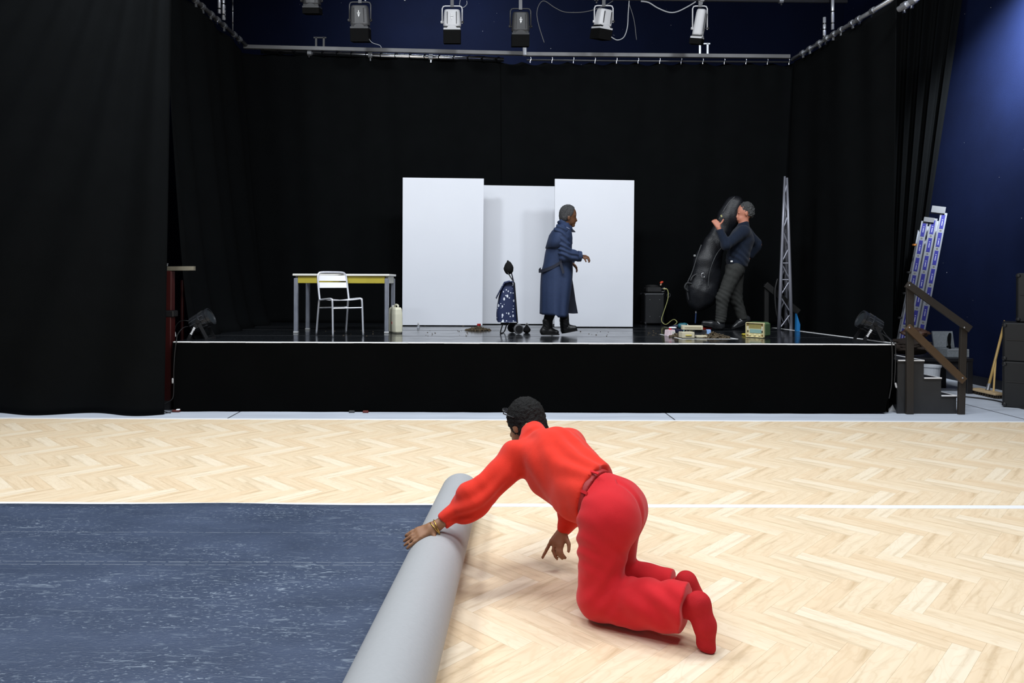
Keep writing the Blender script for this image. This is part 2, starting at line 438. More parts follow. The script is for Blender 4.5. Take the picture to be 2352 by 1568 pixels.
# white tape lines along the parquet strips
def ground_strip(x0, x1, y, wd, z=0.0045, slope=0.0):
    m = MB(); n = 24
    vs = []
    for i in range(n + 1):
        x = x0 + (x1 - x0) * i / n; wob = 0.003 * math.sin(i * 2.1)
        vs += [(x, y - wd / 2 + wob, z), (x, y + wd / 2 + wob, z), (x, y + wd / 2 + wob, z - .0035), (x, y - wd / 2 + wob, z - .0035)]
    fs = []
    for i in range(n):
        for k in range(4): fs.append((i * 4 + k, (i + 1) * 4 + k, (i + 1) * 4 + (k + 1) % 4, i * 4 + (k + 1) % 4))
    m.add(vs, fs); return m
tag(ground_strip(-7.0, 6.6, 7.226, 0.055, 0.0055).build('floor_tape', WHITE_TAPE), 'white tape line along the parquet edge nearest the stage', 'tape', 'white floor tape lines')
tag(ground_strip(-6.5, 6.2, 4.475, 0.062, 0.0058).build('floor_tape', WHITE_TAPE), 'white tape line crossing the parquet behind the kneeling person', 'tape', 'white floor tape lines')

# ---- navy dance mat, half rolled out, with its grey roll
NAVY = navy_mat()
ROLLM = mat('grey_vinyl_backing', (0.375, 0.38, 0.388), 0.62, var=0.10, scale=60, bump=0.15, bscale=200, stretch=(1, 5, 1))
def roll_c(y):
    t = (y - 2.2) / 2.15
    return -0.287 + (0.155) * t, 0.139 - 0.021 * t          # centre x, radius
dm = thing('dance_mat', 'navy blue vinyl dance mat, half rolled out with its grey underside showing on the roll', 'mat', (-2.5, 3.4, 0.0))
vs, fs = [], []; NX, NY = 60, 40
for j in range(NY + 1):
    y = 1.0 + (4.462 - 1.0) * j / NY
    for i in range(NX + 1):
        t = i / NX; x1 = roll_c(y)[0]; x = -6.6 + (x1 + 6.6) * t
        ye = y - (0.004 * math.sin(x * 3.1) + 0.003 * math.sin(x * 7)) * (j / NY)
        z = 0.0078 + (0.012 * math.exp(-((x + 1.6) / 0.35) ** 2) * max(0, (y - 4.25) / 0.21) ** 2)
        vs.append((x, ye, z))
fs = [(j * (NX + 1) + i, j * (NX + 1) + i + 1, (j + 1) * (NX + 1) + i + 1, (j + 1) * (NX + 1) + i) for j in range(NY) for i in range(NX)]
sh = MB().add(vs, fs).build('sheet', NAVY, dm, smooth=True)
so = sh.modifiers.new('thickness', 'SOLIDIFY'); so.thickness = 0.0022; so.offset = -1
SCUFF = mat('pale_scuff_line', (0.20, 0.23, 0.28), 0.6, var=0.5, scale=25, stretch=(1, 1, 1))
for yy, wd_ in ((3.966, .004), (3.552, .006), (3.515, .005)):
    ms = MB()
    for i in range(60):
        xa = -6.4 + i * (6.4 + roll_c(yy)[0] - .03) / 60
        ms.box((xa + .05, yy + .002 * math.sin(i * .9), .0081), (.09 + .015 * math.sin(i * 2.3), wd_ * (.6 + .4 * math.sin(i * 1.7) ** 2), .0008))
    lo_ = ms.build('scuff_line', SCUFF, dm); lo_['kind'] = 'stuff'
vs, fs = [], []; NA, NR = 64, 36
turns = 3
for j in range(NR + 1):
    y = 1.0 + (4.33 - 1.0) * j / NR; cx, r = roll_c(y)
    for k in range(NA * turns + 1):
        a = -math.pi / 2 - 2 * math.pi * k / NA; rr = r - 0.0042 * k / NA
        vs.append((cx + rr * math.cos(a), y, 0.0095 + r + rr * math.sin(a)))
W_ = NA * turns + 1
fs = [(j * W_ + k, (j + 1) * W_ + k, (j + 1) * W_ + k + 1, j * W_ + k + 1) for j in range(NR) for k in range(W_ - 1)]
ro = MB().add(vs, fs).build('roll', ROLLM, dm, smooth=True); ro['label'] = 'grey rolled up part'

# ---- curtains
def curtain(name, label, top, bot, z0, z1, fold, nu=160, nv=60, group='black stage curtains', scallop=None, bend=1.0):
    """top, bot: polylines (x, y) run along by u in 0..1; fold(u, t) -> offset along the normal, t = 0 at the hem"""
    def along(pl, u):
        if len(pl) == 2: a, b = Vector(pl[0]), Vector(pl[1]); return a + (b - a) * u, (b - a).normalized()
        seg = [(Vector(pl[i + 1]) - Vector(pl[i])).length for i in range(len(pl) - 1)]; s = u * sum(seg)
        for i, L in enumerate(seg):
            if s <= L or i == len(seg) - 1:
                a, b = Vector(pl[i]), Vector(pl[i + 1]); return a + (b - a) * min(1, s / L), (b - a).normalized()
            s -= L
    vs = []
    for j in range(nv + 1):
        t = j / nv
        for i in range(nu + 1):
            u = i / nu; pt, dt = along(top, u); pb, db = along(bot, u)
            p = pb + (pt - pb) * t ** bend; d = (db + (dt - db) * t).normalized(); n = Vector((d.y, -d.x))
            p = p + n * fold(u, t)
            ztop = z1 + (scallop(u) if scallop else 0)
            vs.append((p.x, p.y, z0 + (ztop - z0) * t))
    fs = [(j * (nu + 1) + i, j * (nu + 1) + i + 1, (j + 1) * (nu + 1) + i + 1, (j + 1) * (nu + 1) + i) for j in range(nv) for i in range(nu)]
    o = MB().add(vs, fs).build(name, BLACK_CLOTH, None, smooth=True)
    s = o.modifiers.new('thickness', 'SOLIDIFY'); s.thickness = 0.004
    return tag(o, label, 'curtain', group)
def soft(u, k, ph=0.0): return math.sin(u * k + ph + 0.7 * math.sin(u * k * 0.37 + ph * 2)) * 0.6 + 0.4 * math.sin(u * k * 1.73 + ph * 3)
# far left, hanging in front of the stage to the hall floor, its right edge gathered
def f_left(u, t):
    x = (1 - u) * 4.9; lam = 0.16 + 0.95 * (1 - t) ** 1.6
    near = math.exp(-x / (0.5 + 1.6 * (1 - t)))
    return 0.075 * near * math.sin(2 * math.pi * x / lam) + 0.045 * soft(x, 1.7, 1.3 + 0.4 * t) + 0.03 * (1 - t) ** 10 * math.sin(x * 6)
curtain('stage_curtain', 'wide black curtain at the far left falling to the hall floor with swept folds', [(-8.2, 7.5), (-3.26, 7.52)], [(-8.2, 7.45), (-3.33, 7.48)], 0.004, 6.6, f_left, 240, 90)
curtain('stage_curtain', 'black side curtain along the left end of the stage behind the red mast', [(-3.82, 8.35), (-3.80, 11.25)], [(-3.26, 7.98), (-3.20, 11.0)], ST + 0.002, 5.02,
        lambda u, t: 0.05 * soft(u, 17, 0.4) + 0.03 * math.sin(u * 31 + 3 * t), bend=0.55)
curtain('stage_curtain', 'black back curtain behind the white panels', [(-3.86, 11.30), (0.26, 11.30)], [(-3.5, 11.2), (0.30, 11.2)], ST + 0.002, 5.0,
        lambda u, t: 0.03 * soft(u, 30, 0.4), scallop=lambda u: -0.02 * abs(math.sin(u * 24)) - 0.03 * u)
curtain('stage_curtain', 'black back curtain behind the person carrying the instrument case', [(0.24, 11.34), (4.92, 11.34)], [(0.28, 11.25), (4.7, 11.2)], ST + 0.002, 4.89,
        lambda u, t: 0.03 * soft(u, 30, 1.4) + 0.02 * t ** 8 * math.sin(u * 2 * math.pi * 13), scallop=lambda u: -0.045 * abs(math.sin(u * math.pi * 13)) )
curtain('stage_curtain', 'black side curtain along the right end of the stage behind the lattice mast', [(4.92, 11.25), (5.06, 8.72)], [(4.60, 11.05), (5.0, 8.72)], 0.004, 4.88,
        lambda u, t: 0.035 * soft(u, 12, 2.0) + 0.02 * math.sin(u * 23 + 2 * t))
def f_right(u, t):
    return (0.030 + 0.035 * t) * (math.sin(2 * math.pi * 5.5 * u ** 0.9 + 0.4 * math.sin(3 * t)) + 0.4 * math.sin(2 * math.pi * 11 * u + t))
curtain('stage_curtain', 'black curtain gathered in deep folds at the far right before the blue wall', [(6.05, 10.85), (6.45, 10.4), (6.79, 9.9)], [(6.10, 10.9), (6.22, 10.85), (6.36, 10.78)], 0.004, 6.4, f_right, 200, 60)

# ================================================================== stage platform
DECK = stage_deck_mat()
SKIRT = mat('black_skirt_cloth', (0.0018, 0.0019, 0.0020), 0.95, var=0.3, scale=2, bump=0.2, bscale=240, spec=0.03)
XL, XR, YF, YB = -3.33, 4.43, 7.66, 11.9
stg = thing('stage_platform', 'low black stage platform with a cloth skirt and white taped edge', 'stage', (0.5, 9.8, 0))
MB().box(((XL + XR) / 2, (YF + YB) / 2, ST - 0.05), (XR - XL, YB - YF, 0.1)).build('deck', DECK, stg)
# skirt: front cloth with shallow folds, the right end pulled in at the floor
vs = []; n = 150; mrow = 14
for j in range(mrow + 1):
    t = j / mrow; z = 0.018 + (ST - 0.018 - 0.004) * t
    xr = XR - 0.115 * (1 - t)
    for i in range(n + 1):
        u = i / n; vs.append((XL + 0.03 * (1 - t) + (xr - XL - 0.03 * (1 - t)) * u, YF - 0.006 - 0.012 * abs(soft(u, 40)) * (1 - t) - 0.03 * (1 - t) * math.exp(-u * 40), z))
fs = [(j * (n + 1) + i, j * (n + 1) + i + 1, (j + 1) * (n + 1) + i + 1, (j + 1) * (n + 1) + i) for j in range(mrow) for i in range(n)]
MB().add(vs, fs).build('front_skirt', SKIRT, stg, smooth=True)
MB().box((XL - 0.004, 9.6, 0.36), (0.012, 3.8, 0.70)).build('side_skirt', SKIRT, stg)
MB().box((XR - 0.06, 9.6, 0.36), (0.012, 3.8, 0.70)).build('side_skirt', SKIRT, stg)
for x in np.linspace(XL + 0.3, XR - 0.3, 5):
    for y in (7.95, 9.7, 11.5):
        MB().tube([(x, y, 0), (x, y, ST - 0.1)], 0.03, 10).build('leg', STEEL, stg)
tp = MB(); n = 40
for i in range(n):
    a = XL + 0.01 + (XR - XL - 0.02) * i / n; b = XL + 0.01 + (XR - XL - 0.02) * (i + 1) / n - 0.0005
    tp.box(((a + b) / 2, YF + 0.012, ST + 0.001), (b - a, 0.022, 0.003))
    tp.box(((a + b) / 2, YF - 0.008, ST - 0.004 - 0.001 * math.sin(i * 1.7)), (b - a, 0.003, 0.009))
tp.build('edge_tape', WHITE_TAPE, stg)
tr = MB(); a, b = S(2054, 788), S(1776, 752.5)
tr.bar(a + Vector((0, 0, .001)), b + Vector((0, 0, .001)), 0.05, 0.003); tr.build('edge_tape', WHITE_TAPE, stg)
sm = MB()
for y in (8.55, 9.55, 10.15): sm.box(((XL + XR) / 2, y, ST + 0.0006), (XR - XL, 0.008, 0.0012))
sm.build('seam', mat('seam_tape', (0.03, 0.03, 0.032), 0.5), stg)

# taped corner mark with the heap of props
tm = MB(); q = [S(1517, 767.5), S(1566, 778.5), S(1694, 778.5), S(1630, 768.5)]
for a, b in ((0, 1), (1, 2), (2, 3)): tm.bar(q[a] + Vector((0, 0, .0015)), q[b] + Vector((0, 0, .0015)), 0.022, 0.002)
tag(tm.build('tape_mark', WHITE_TAPE), 'white tape lines marking a corner around the small props on stage', 'tape')

# ================================================================== white flats
PANEL = mat('white_panel_paint', (0.76, 0.78, 0.84), 0.6, var=0.03, scale=2, bump=0.05, bscale=30)
WOODRAW = mat('raw_pine_wood', (0.55, 0.40, 0.24), 0.6, var=0.25, scale=4, stretch=(1, 1, 6))
def flat(label, tl, tr, bl, br, Y, Yr=None, leg=0.5):
    """upright panel through four photo corners at depth Y (left) and Yr (right)"""
    Yr = Yr or Y
    a, b, c, d = P(*tl, Y), P(*tr, Yr), P(*bl, Y), P(*br, Yr)
    c.z = d.z = ST + 0.012
    c.x = (c.x + a.x) / 2 if abs(c.x - a.x) < .05 else c.x
    base = (c + d) / 2; base.z = ST
    t = thing('white_panel', label, 'panel', base, 'white stage panels')
    nrm = Vector(((b - a).y, -(b - a).x, 0)).normalized()      # towards the camera
    th = nrm * -0.035
    MB().prism([a, b, d, c], th).build('board', PANEL, t, bevel=0.003)
    bk = th + nrm * -0.001
    for p, q in ((a, c), (b, d)):
        ins = ((b - a).normalized() * 0.03) * (1 if p == a else -1)
        MB().bar(p + ins + bk + nrm * -.015, q + ins + bk + nrm * -.015, 0.05, 0.03, up=nrm).build('frame_stile', WOODRAW, t)
    for s in (0.25, 0.75):
        br_ = MB(); p = c + (d - c) * s
        br_.bar(p + Vector((0, 0, 1.3)) + bk, p + nrm * -leg + Vector((0, 0, -0.0)), 0.03, 0.03)
        br_.build('rear_brace', WOODRAW, t)
    return t
flat('left white panel beside the table', (925, 407.5), (1111.5, 410), (924, 748), (1108, 750.5), 10.45)
flat('lower white panel set back between the two taller ones', (1105, 425), (1290, 428), (1104, 744), (1290, 745.5), 10.86, leg=0.2)
flat('right white panel behind the person in the blue coat', (1274.5, 410.5), (1457, 414), (1274, 751), (1453.5, 752.5), 10.25)
a = P(1268, 725, 10.6); tag(MB().bar((a.x, 10.6, ST), (a.x, 10.6, a.z + .1), 0.02, 0.02).box((a.x, 10.62, ST + .008), (0.05, 0.25, 0.016)).build('panel_stand', BLACK_METAL), 'thin black foot bracket standing between the middle and right white panels', 'stand')

# ================================================================== table and chair
tb0 = S(680, 764.5); tb1 = S(888, 765.3); tbk = S(697, 757.8)
t_o = (tb0 + tb1) / 2 + Vector((0, 0.3, 0))
TBL = thing('table', 'small desk with white top, yellow apron and grey metal legs', 'table', t_o)
x0, x1 = tb0.x, tb1.x; y0 = tb0.y; y1 = y0 + 0.60; ztop = ST + 0.745
LEGM = mat('worn_grey_metal', (0.34, 0.36, 0.42), 0.35, metal=0.6, var=0.35, scale=30, stretch=(1, 1, .3))
for (x, y) in ((x0, y0), (x1, y0), (x0, y1), (x1, y1)):
    MB().bbox((x, y, ST + 0.345), (0.052, 0.052, 0.69), 0.006).build('leg', LEGM, TBL)
    MB().bbox((x, y, ST + 0.012), (0.058, 0.058, 0.024), 0.004).build('foot_cap', mat('grey_foot_cap', (0.45, 0.46, 0.47), 0.5), TBL)
OLIVE = mat('olive_yellow_paint', (0.40, 0.33, 0.035), 0.45, var=0.12, scale=8)
MB().box(((x0 + x1) / 2, y0 - 0.005, ztop - 0.072), (x1 - x0 - 0.05, 0.022, 0.088)).build('apron', OLIVE, TBL)
MB().box(((x0 + x1) / 2, y1, ztop - 0.072), (x1 - x0 - 0.05, 0.022, 0.088)).build('apron', OLIVE, TBL)
PALE = mat('pale_side_apron', (0.50, 0.50, 0.42), 0.5)
for x in (x0, x1): MB().box((x, (y0 + y1) / 2, ztop - 0.072), (0.03, y1 - y0 - 0.05, 0.088)).build('apron', PALE, TBL)
MB().bbox(((x0 + x1) / 2, (y0 + y1) / 2, ztop - 0.013), (x1 - x0 + 0.075, y1 - y0 + 0.085, 0.027), 0.005).build('table_top', mat('white_laminate', (0.72, 0.71, 0.66), 0.35, var=0.04), TBL)

def chair():
    fl, fr, rl, rr = S(759, 773.5), S(837, 770), S(725.5, 768), S(801.5, 766.5)
    cen = (fl + fr + rl + rr) / 4; ang = math.radians(-52)
    ch = thing('metal_chair', 'aluminium bistro chair with slatted back in front of the table', 'chair', (cen.x, cen.y, ST))
    f = Vector((math.cos(ang), math.sin(ang), 0)); l = Vector((-f.y, f.x, 0)); z = Vector((0, 0, 1)); o = Vector((cen.x, cen.y, ST))
    def L(fx, ly, zz): return o + f * fx + l * ly + z * zz
    W = 0.195
    for s in (1, -1):
        MB().tube(smooth_path([L(0.215, s * W * 1.02, 0.0), L(0.19, s * W, 0.40), L(0.165, s * W, 0.435), L(0.12, s * W, 0.445), L(-0.16, s * W, 0.425)], 6), 0.0115, 10).build('leg', ALU, ch, smooth=True)
        MB().tube(smooth_path([L(-0.235, s * W * 1.02, 0.0), L(-0.18, s * W, 0.36), L(-0.165, s * W, 0.425)], 5), 0.0115, 10).build('leg', ALU, ch, smooth=True)
    bk = smooth_path([L(-0.15, W, 0.415), L(-0.185, W, 0.56), L(-0.215, W * .98, 0.70), L(-0.225, W * .9, 0.745), L(-0.228, W * .7, 0.762), L(-0.228, 0, 0.765), L(-0.228, -W * .7, 0.762), L(-0.225, -W * .9, 0.745), L(-0.215, -W * .98, 0.70), L(-0.185, -W, 0.56), L(-0.15, -W, 0.415)], 5)
    MB().tube(bk, 0.0125, 10).build('back_frame', ALU, ch, smooth=True)
    SL = mat('polished_slat', (0.86, 0.87, 0.92), 0.3, metal=0.0, var=0.03)
    for zc, xx in ((0.690, -0.214), (0.605, -0.196)):
        m = MB(); vs = []
        for k in range(9):
            y = -W + 2 * W * k / 8; bow = -0.016 * (1 - (y / W) ** 2)
            for dz in (-0.033, 0.033):
                for dd in (-0.003, 0.003): vs.append(L(xx + bow + dd - dz * .2, y, zc + dz))
        fs = []
        for k in range(8):
            a = k * 4; b = a + 4
            fs += [(a, b, b + 2, a + 2), (a + 1, a + 3, b + 3, b + 1), (a + 2, b + 2, b + 3, a + 3), (a, a + 1, b + 1, b)]
        m.add(vs, fs).build('back_slat', SL, ch)
    for k, xx in enumerate((-0.11, -0.045, 0.02, 0.085, 0.145)):
        m = MB(); vs = []
        for j in range(9):
            y = -W + 2 * W * j / 8; sag = 0.435 - 0.016 * (1 - (y / W) ** 2) + 0.002 * k
            for dx in (-0.028, 0.028):
                for dz in (-0.003, 0.003): vs.append(L(xx + dx, y, sag + dz))
        fs = []
        for j in range(8):
            a = j * 4; b = a + 4
            fs += [(a, a + 2, b + 2, b), (a + 1, b + 1, b + 3, a + 3), (a + 2, a + 3, b + 3, b + 2), (a, b, b + 1, a + 1)]
        m.add(vs, fs).build('seat_slat', SL, ch)
    for xx in (0.195, -0.185):
        MB().tube([L(xx, W, 0.335 if xx > 0 else 0.33), L(xx, -W, 0.335 if xx > 0 else 0.33)], 0.009, 8).build('stretcher', ALU, ch)
chair()

# cream jerrycan under the table end
def jerrycan():
    b0 = S(906, 765.5); t = thing('jerrycan', 'cream plastic canister standing on edge beside the desk leg', 'canister', b0)
    CR = mat('cream_plastic', (0.66, 0.64, 0.50), 0.4, var=0.07, scale=12)
    # slab turned a little: narrow face to the left, broad face to the right
    A = math.radians(-62); f = Vector((math.cos(A), math.sin(A), 0)); s = Vector((-f.y, f.x, 0)); c = b0 + Vector((0, .10, 0))
    M = Matrix((f, s, Vector((0, 0, 1)))).transposed()
    m = MB(); prof = [(0, .120, .040), (.02, .135, .052), (.10, .137, .056), (.24, .132, .055), (.30, .124, .050), (.325, .105, .040)]
    vs = []; N = 28
    for z, hx, hy in prof:
        for k in range(N):
            a = 2 * math.pi * k / N; ca, sa = math.cos(a), math.sin(a)
            vs.append(c + M @ Vector((hx * math.copysign(abs(ca) ** .35, ca), hy * math.copysign(abs(sa) ** .35, sa), z)))
    fs = [(j * N + k, j * N + (k + 1) % N, (j + 1) * N + (k + 1) % N, (j + 1) * N + k) for j in range(len(prof) - 1) for k in range(N)] + [tuple(range(N - 1, -1, -1)), tuple(range((len(prof) - 1) * N, len(prof) * N))]
    m.add(vs, fs).build('body', CR, t, smooth=False, bevel=0.004)
    MB().tube(smooth_path([c + M @ Vector(p) for p in ((-.02, 0, .318), (-.015, 0, .35), (.03, 0, .358), (.085, 0, .35), (.09, 0, .318))], 5), 0.012, 8).build('handle', CR, t, smooth=True)
    MB().lathe(c + M @ Vector((-.07, 0, .315)), (0, 0, 1), [(0, .022), (.03, .022), (.034, .018)], 14).build('cap', mat('off_white_cap', (0.7, 0.7, 0.66), 0.4), t)
    MB().bbox(c + M @ Vector((.02, -.056, .13)), (.02, .006, .03), 0.002, M).build('label_mark', mat('red_mark', (0.45, 0.04, 0.04), 0.5), t)
jerrycan()

# small clear bottle by the left panel
b = S(961, 752)
bt = thing('small_bottle', 'tiny clear bottle with a white cap at the foot of the left panel', 'bottle', b)
MB().lathe(b, (0, 0, 1), [(0, .016), (.004, .019), (.035, .019), (.045, .009), (.05, .009)], 14).build('body', mat('clear_plastic', (0.75, 0.78, 0.82), 0.12, trans=0.75), bt, smooth=True)
MB().lathe(b + Vector((0, 0, .05)), (0, 0, 1), [(0, .011), (.016, .011), (.018, .009)], 12).build('cap', WHITE_PAINT, bt)

# heap of soil with a red-capped jar
SOIL = mat('brown_soil', (0.085, 0.062, 0.035), 0.95, var=0.5, scale=60)
def soil(name, label, cen, spread, n, hz):
    m = MB(); rnd = random.Random(n)
    for _ in range(n):
        r = rnd.random() ** 0.7; a = rnd.random() * 6.283
        x = cen.x + spread[0] * r * math.cos(a); y = cen.y + spread[1] * r * math.sin(a)
        z = ST + hz * (1 - r) * rnd.random(); s = 0.006 + 0.012 * rnd.random()
        M = Matrix.Rotation(rnd.random() * 6, 3, 'X') @ Matrix.Rotation(rnd.random() * 6, 3, 'Z')
        m.box((x, y, z + s * .3), (s, s * (1.0 + rnd.random() * 1.5), s * .7), M)
    o = m.build(name, SOIL); tag(o, label, 'soil'); o['kind'] = 'stuff'
soil('soil_heap', 'loose brown soil spilled on the stage before the left white panel', S(1098, 758.5), (0.17, 0.09), 420, 0.05)
soil('soil_heap', 'brown wood shavings and soil beside the cream boxes on stage', S(1640, 775), (0.18, 0.16), 380, 0.06)
soil('soil_heap', 'small scatter of soil between the pink carton and the cream boxes', S(1552, 774), (0.07, 0.09), 120, 0.04)
m = MB(); rnd = random.Random(5)
for _ in range(60):
    px = rnd.choice((rnd.uniform(975, 1000), rnd.uniform(1320, 1400), rnd.uniform(1480, 1515), rnd.uniform(1050, 1075), rnd.uniform(715, 870)))
    p = S(px, rnd.uniform(759, 772)); s = rnd.uniform(.004, .011); m.box((p.x, p.y, ST + s * .3), (s * 1.5, s, s * .6))
cr = m.build('soil_crumbs', SOIL); tag(cr, 'scattered soil crumbs on the black stage floor', 'soil'); cr['kind'] = 'stuff'
b = S(1100, 755)
jr = thing('small_jar', 'small glass jar with a red lid standing in the spilled soil', 'jar', b)
MB().lathe(b, (0, 0, 1), [(0, .022), (.005, .025), (.035, .025), (.045, .02)], 14).build('body', mat('dark_jar_glass', (0.10, 0.07, 0.05), 0.15), jr, smooth=True)
MB().lathe(b + Vector((0, 0, .045)), (0, 0, 1), [(0, .027), (.024, .027), (.027, .022)], 14).build('lid', mat('red_lid', (0.42, 0.015, 0.015), 0.4), jr)

# ================================================================== shopping trolley
def trolley():
    Yt = S(1170, 765).y; o = S(1175, 765)
    t = thing('shopping_trolley', 'navy two-wheeled shopping trolley with white printed pattern', 'trolley', o)
    D = dotted_fabric()
    # bag: loft through photo outline
    rows = [(592 + 80, 1156, 1176), (650, 1155, 1178), (660, 1150, 1179.5), (690, 1144.5, 1182), (700, 1143, 1183), (720, 1140.5, 1186), (735, 1140.5, 1187.5), (739, 1143, 1187)]
    rows = [(648, 1158, 1177), (654, 1155, 1179), (665, 1150.5, 1180.5), (682, 1145.5, 1182), (700, 1142, 1184), (720, 1140, 1186), (733, 1140, 1187.5), (738, 1143, 1187)]
    vs = []; N = 28
    for py, xa, xb in rows:
        a, b = P(xa, py, Yt), P(xb, py, Yt); c = (a + b) / 2; hx = (b.x - a.x) / 2; hy = 0.15 if py > 655 else 0.12
        for k in range(N):
            q = 2 * math.pi * k / N; ca, sa = math.cos(q), math.sin(q)
            vs.append((c.x + hx * math.copysign(abs(ca) ** .5, ca), Yt + hy * math.copysign(abs(sa) ** .5, sa), c.z + 0.006 * math.sin(5 * q)))
    fs = [(j * N + k, j * N + (k + 1) % N, (j + 1) * N + (k + 1) % N, (j + 1) * N + k) for j in range(len(rows) - 1) for k in range(N)] + [tuple(range(N)), tuple(range(len(rows) * N - 1, (len(rows) - 1) * N - 1, -1))]
    MB().add(vs, fs).build('bag', D, t, smooth=True)
    # flap
    pts = [(1179, 646), (1170, 644), (1158, 647), (1147, 667), (1139, 683)]
    vs = []
    for px, py in pts:
        p = P(px, py, Yt)
        for hy in (-0.165, -0.08, 0.08, 0.165): vs.append((p.x, Yt + hy, p.z - (0.012 if abs(hy) > .1 else 0)))
    fs = [(i * 4 + k, i * 4 + k + 1, i * 4 + 5 + k, i * 4 + 4 + k) for i in range(4) for k in range(3)]
    fl = MB().add(vs, fs).build('flap', D, t, smooth=True); sd = fl.modifiers.new('th', 'SOLIDIFY'); sd.thickness = 0.006
    NV = mat('navy_metal_tube', (0.012, 0.014, 0.05), 0.35, metal=0.2)
    for dy in (-.10, .10):
        a = P(1188, 741, Yt); b = P(1175 if dy > 0 else 1166, 626, Yt)
        a.y += dy; b.y += dy * 0.5; mid = P(1181, 650, Yt); mid.y += dy * .8
        MB().tube([a, mid, b], 0.008, 8).build('frame_tube', NV if dy > 0 else BLACK_METAL, t)
    a, b = P(1166, 626, Yt), P(1175, 626, Yt); a.y -= .05; b.y += .05
    MB().tube([a, P(1167, 618, Yt) + Vector((0, -.04, 0)), P(1172, 616, Yt) + Vector((0, .04, 0)), b], 0.009, 8).build('handle', BLACK_PLASTIC, t, smooth=True)
    # front foot loop
    ft = [P(1155, 741, Yt) + Vector((0, -.08, 0)), P(1149, 762, Yt) + Vector((0, -.085, 0)), P(1152, 765, Yt) + Vector((0, -.06, 0)), P(1157, 765, Yt) + Vector((0, .06, 0)), P(1161, 757, Yt) + Vector((0, .085, 0)), P(1165, 741, Yt) + Vector((0, .08, 0))]
    for p in ft: p.z = max(p.z, ST + .008)
    MB().tube(smooth_path(ft, 5), 0.008, 8).build('foot', BLACK_METAL, t, smooth=True)
    MB().tube([P(1150, 742, Yt), P(1188, 742, Yt)], 0.008, 8).build('base_rail', BLACK_METAL, t)
    WG = mat('grey_rubber_tyre', (0.09, 0.09, 0.095), 0.6); r = 0.063
    for (px, py, dy) in ((1191, 752.5, -0.16), (1176.5, 751, 0.12)):
        c = P(px, py, Yt + dy); c.z = ST + r + .001
        d = Vector((0.25, -1, 0.0)).normalized()
        wh = MB().lathe(c - d * .02, d, [(0, r - .014), (.004, r - .003), (.012, r), (.028, r), (.036, r - .003), (.04, r - .014)], 28).build('wheel', WG if dy < 0 else BLACK_PLASTIC, t, smooth=True)
        MB().lathe(c - d * .024, d, [(0, .006), (.002, r * .74), (.046, r * .74), (.048, .006)], 24).build('hub', BLACK_PLASTIC, wh)
    a, b = P(1191, 752, Yt - .16), P(1176.5, 752, Yt + .12); a.z = b.z = ST + r
    MB().tube([a, b], 0.007, 8).build('axle', STEEL, t)
trolley()
# knitted hat on the handle, small cloth pouch on the floor
def lump(m, cen, rad, seed, n=26, k=16, amp=.12, prof=None):
    vs = []
    for j in range(k + 1):
        tt = math.pi * j / k
        for i in range(n):
            a = 2 * math.pi * i / n
            d = Vector((math.sin(tt) * math.cos(a), math.sin(tt) * math.sin(a), math.cos(tt)))
            q = 1 + amp * mnoise.noise(d * 1.9 + Vector((seed, 0, 0))) + amp * .5 * mnoise.noise(d * 5 + Vector((0, seed, 0)))
            if prof: q *= prof(d.z)
            vs.append((cen[0] + rad[0] * d.x * q, cen[1] + rad[1] * d.y * q, cen[2] + rad[2] * d.z * (1 + amp * .3 * mnoise.noise(d * 3))))
    fs = [(j * n + i, (j + 1) * n + i, (j + 1) * n + (i + 1) % n, j * n + (i + 1) % n) for j in range(k) for i in range(n)]
    return m.add(vs, fs)
FLEECE = mat('black_fleece', (0.008, 0.008, 0.009), 0.95, var=0.4, scale=60, bump=0.6, bscale=120, spec=0.2)
Yt = S(1170, 765).y; c = P(1168, 615, Yt)
h = lump(MB(), c, (0.064, 0.07, 0.085), 3.1, prof=lambda z: 1 - 0.28 * max(0, z)).build('knitted_hat', FLEECE, None, smooth=True)
MB_tip = P(1166.5, 601, Yt)
tag(h, 'black woolly hat hung over the trolley handle', 'hat')
MB().ell(MB_tip, (.014, .014, .02)).build('bobble', FLEECE, h, smooth=True)
o_ = bpy.data.objects['bobble']; o_.data.transform(Matrix.Translation(-ORIG[h.name]) @ Matrix.Translation(ORIG[h.name]))
b = S(1210, 764.5)
pc = thing('cloth_pouch', 'small black drawstring pouch standing beside the trolley wheel', 'pouch', b)
lump(MB(), b + Vector((0, 0, .055)), (0.042, 0.042, 0.058), 8.2, prof=lambda z: 1.1 - 0.75 * max(0, z + .1) + .35 * max(0, -z)).build('body', FLEECE, pc, smooth=True)
MB().tube(smooth_path([b + Vector((-.012, 0, .1)), b + Vector((-.004, 0, .125)), b + Vector((.01, 0, .118)), b + Vector((.014, 0, .095))], 5), 0.006, 6).build('loop', mat('pale_cord', (.4, .4, .4), .7), pc, smooth=True)

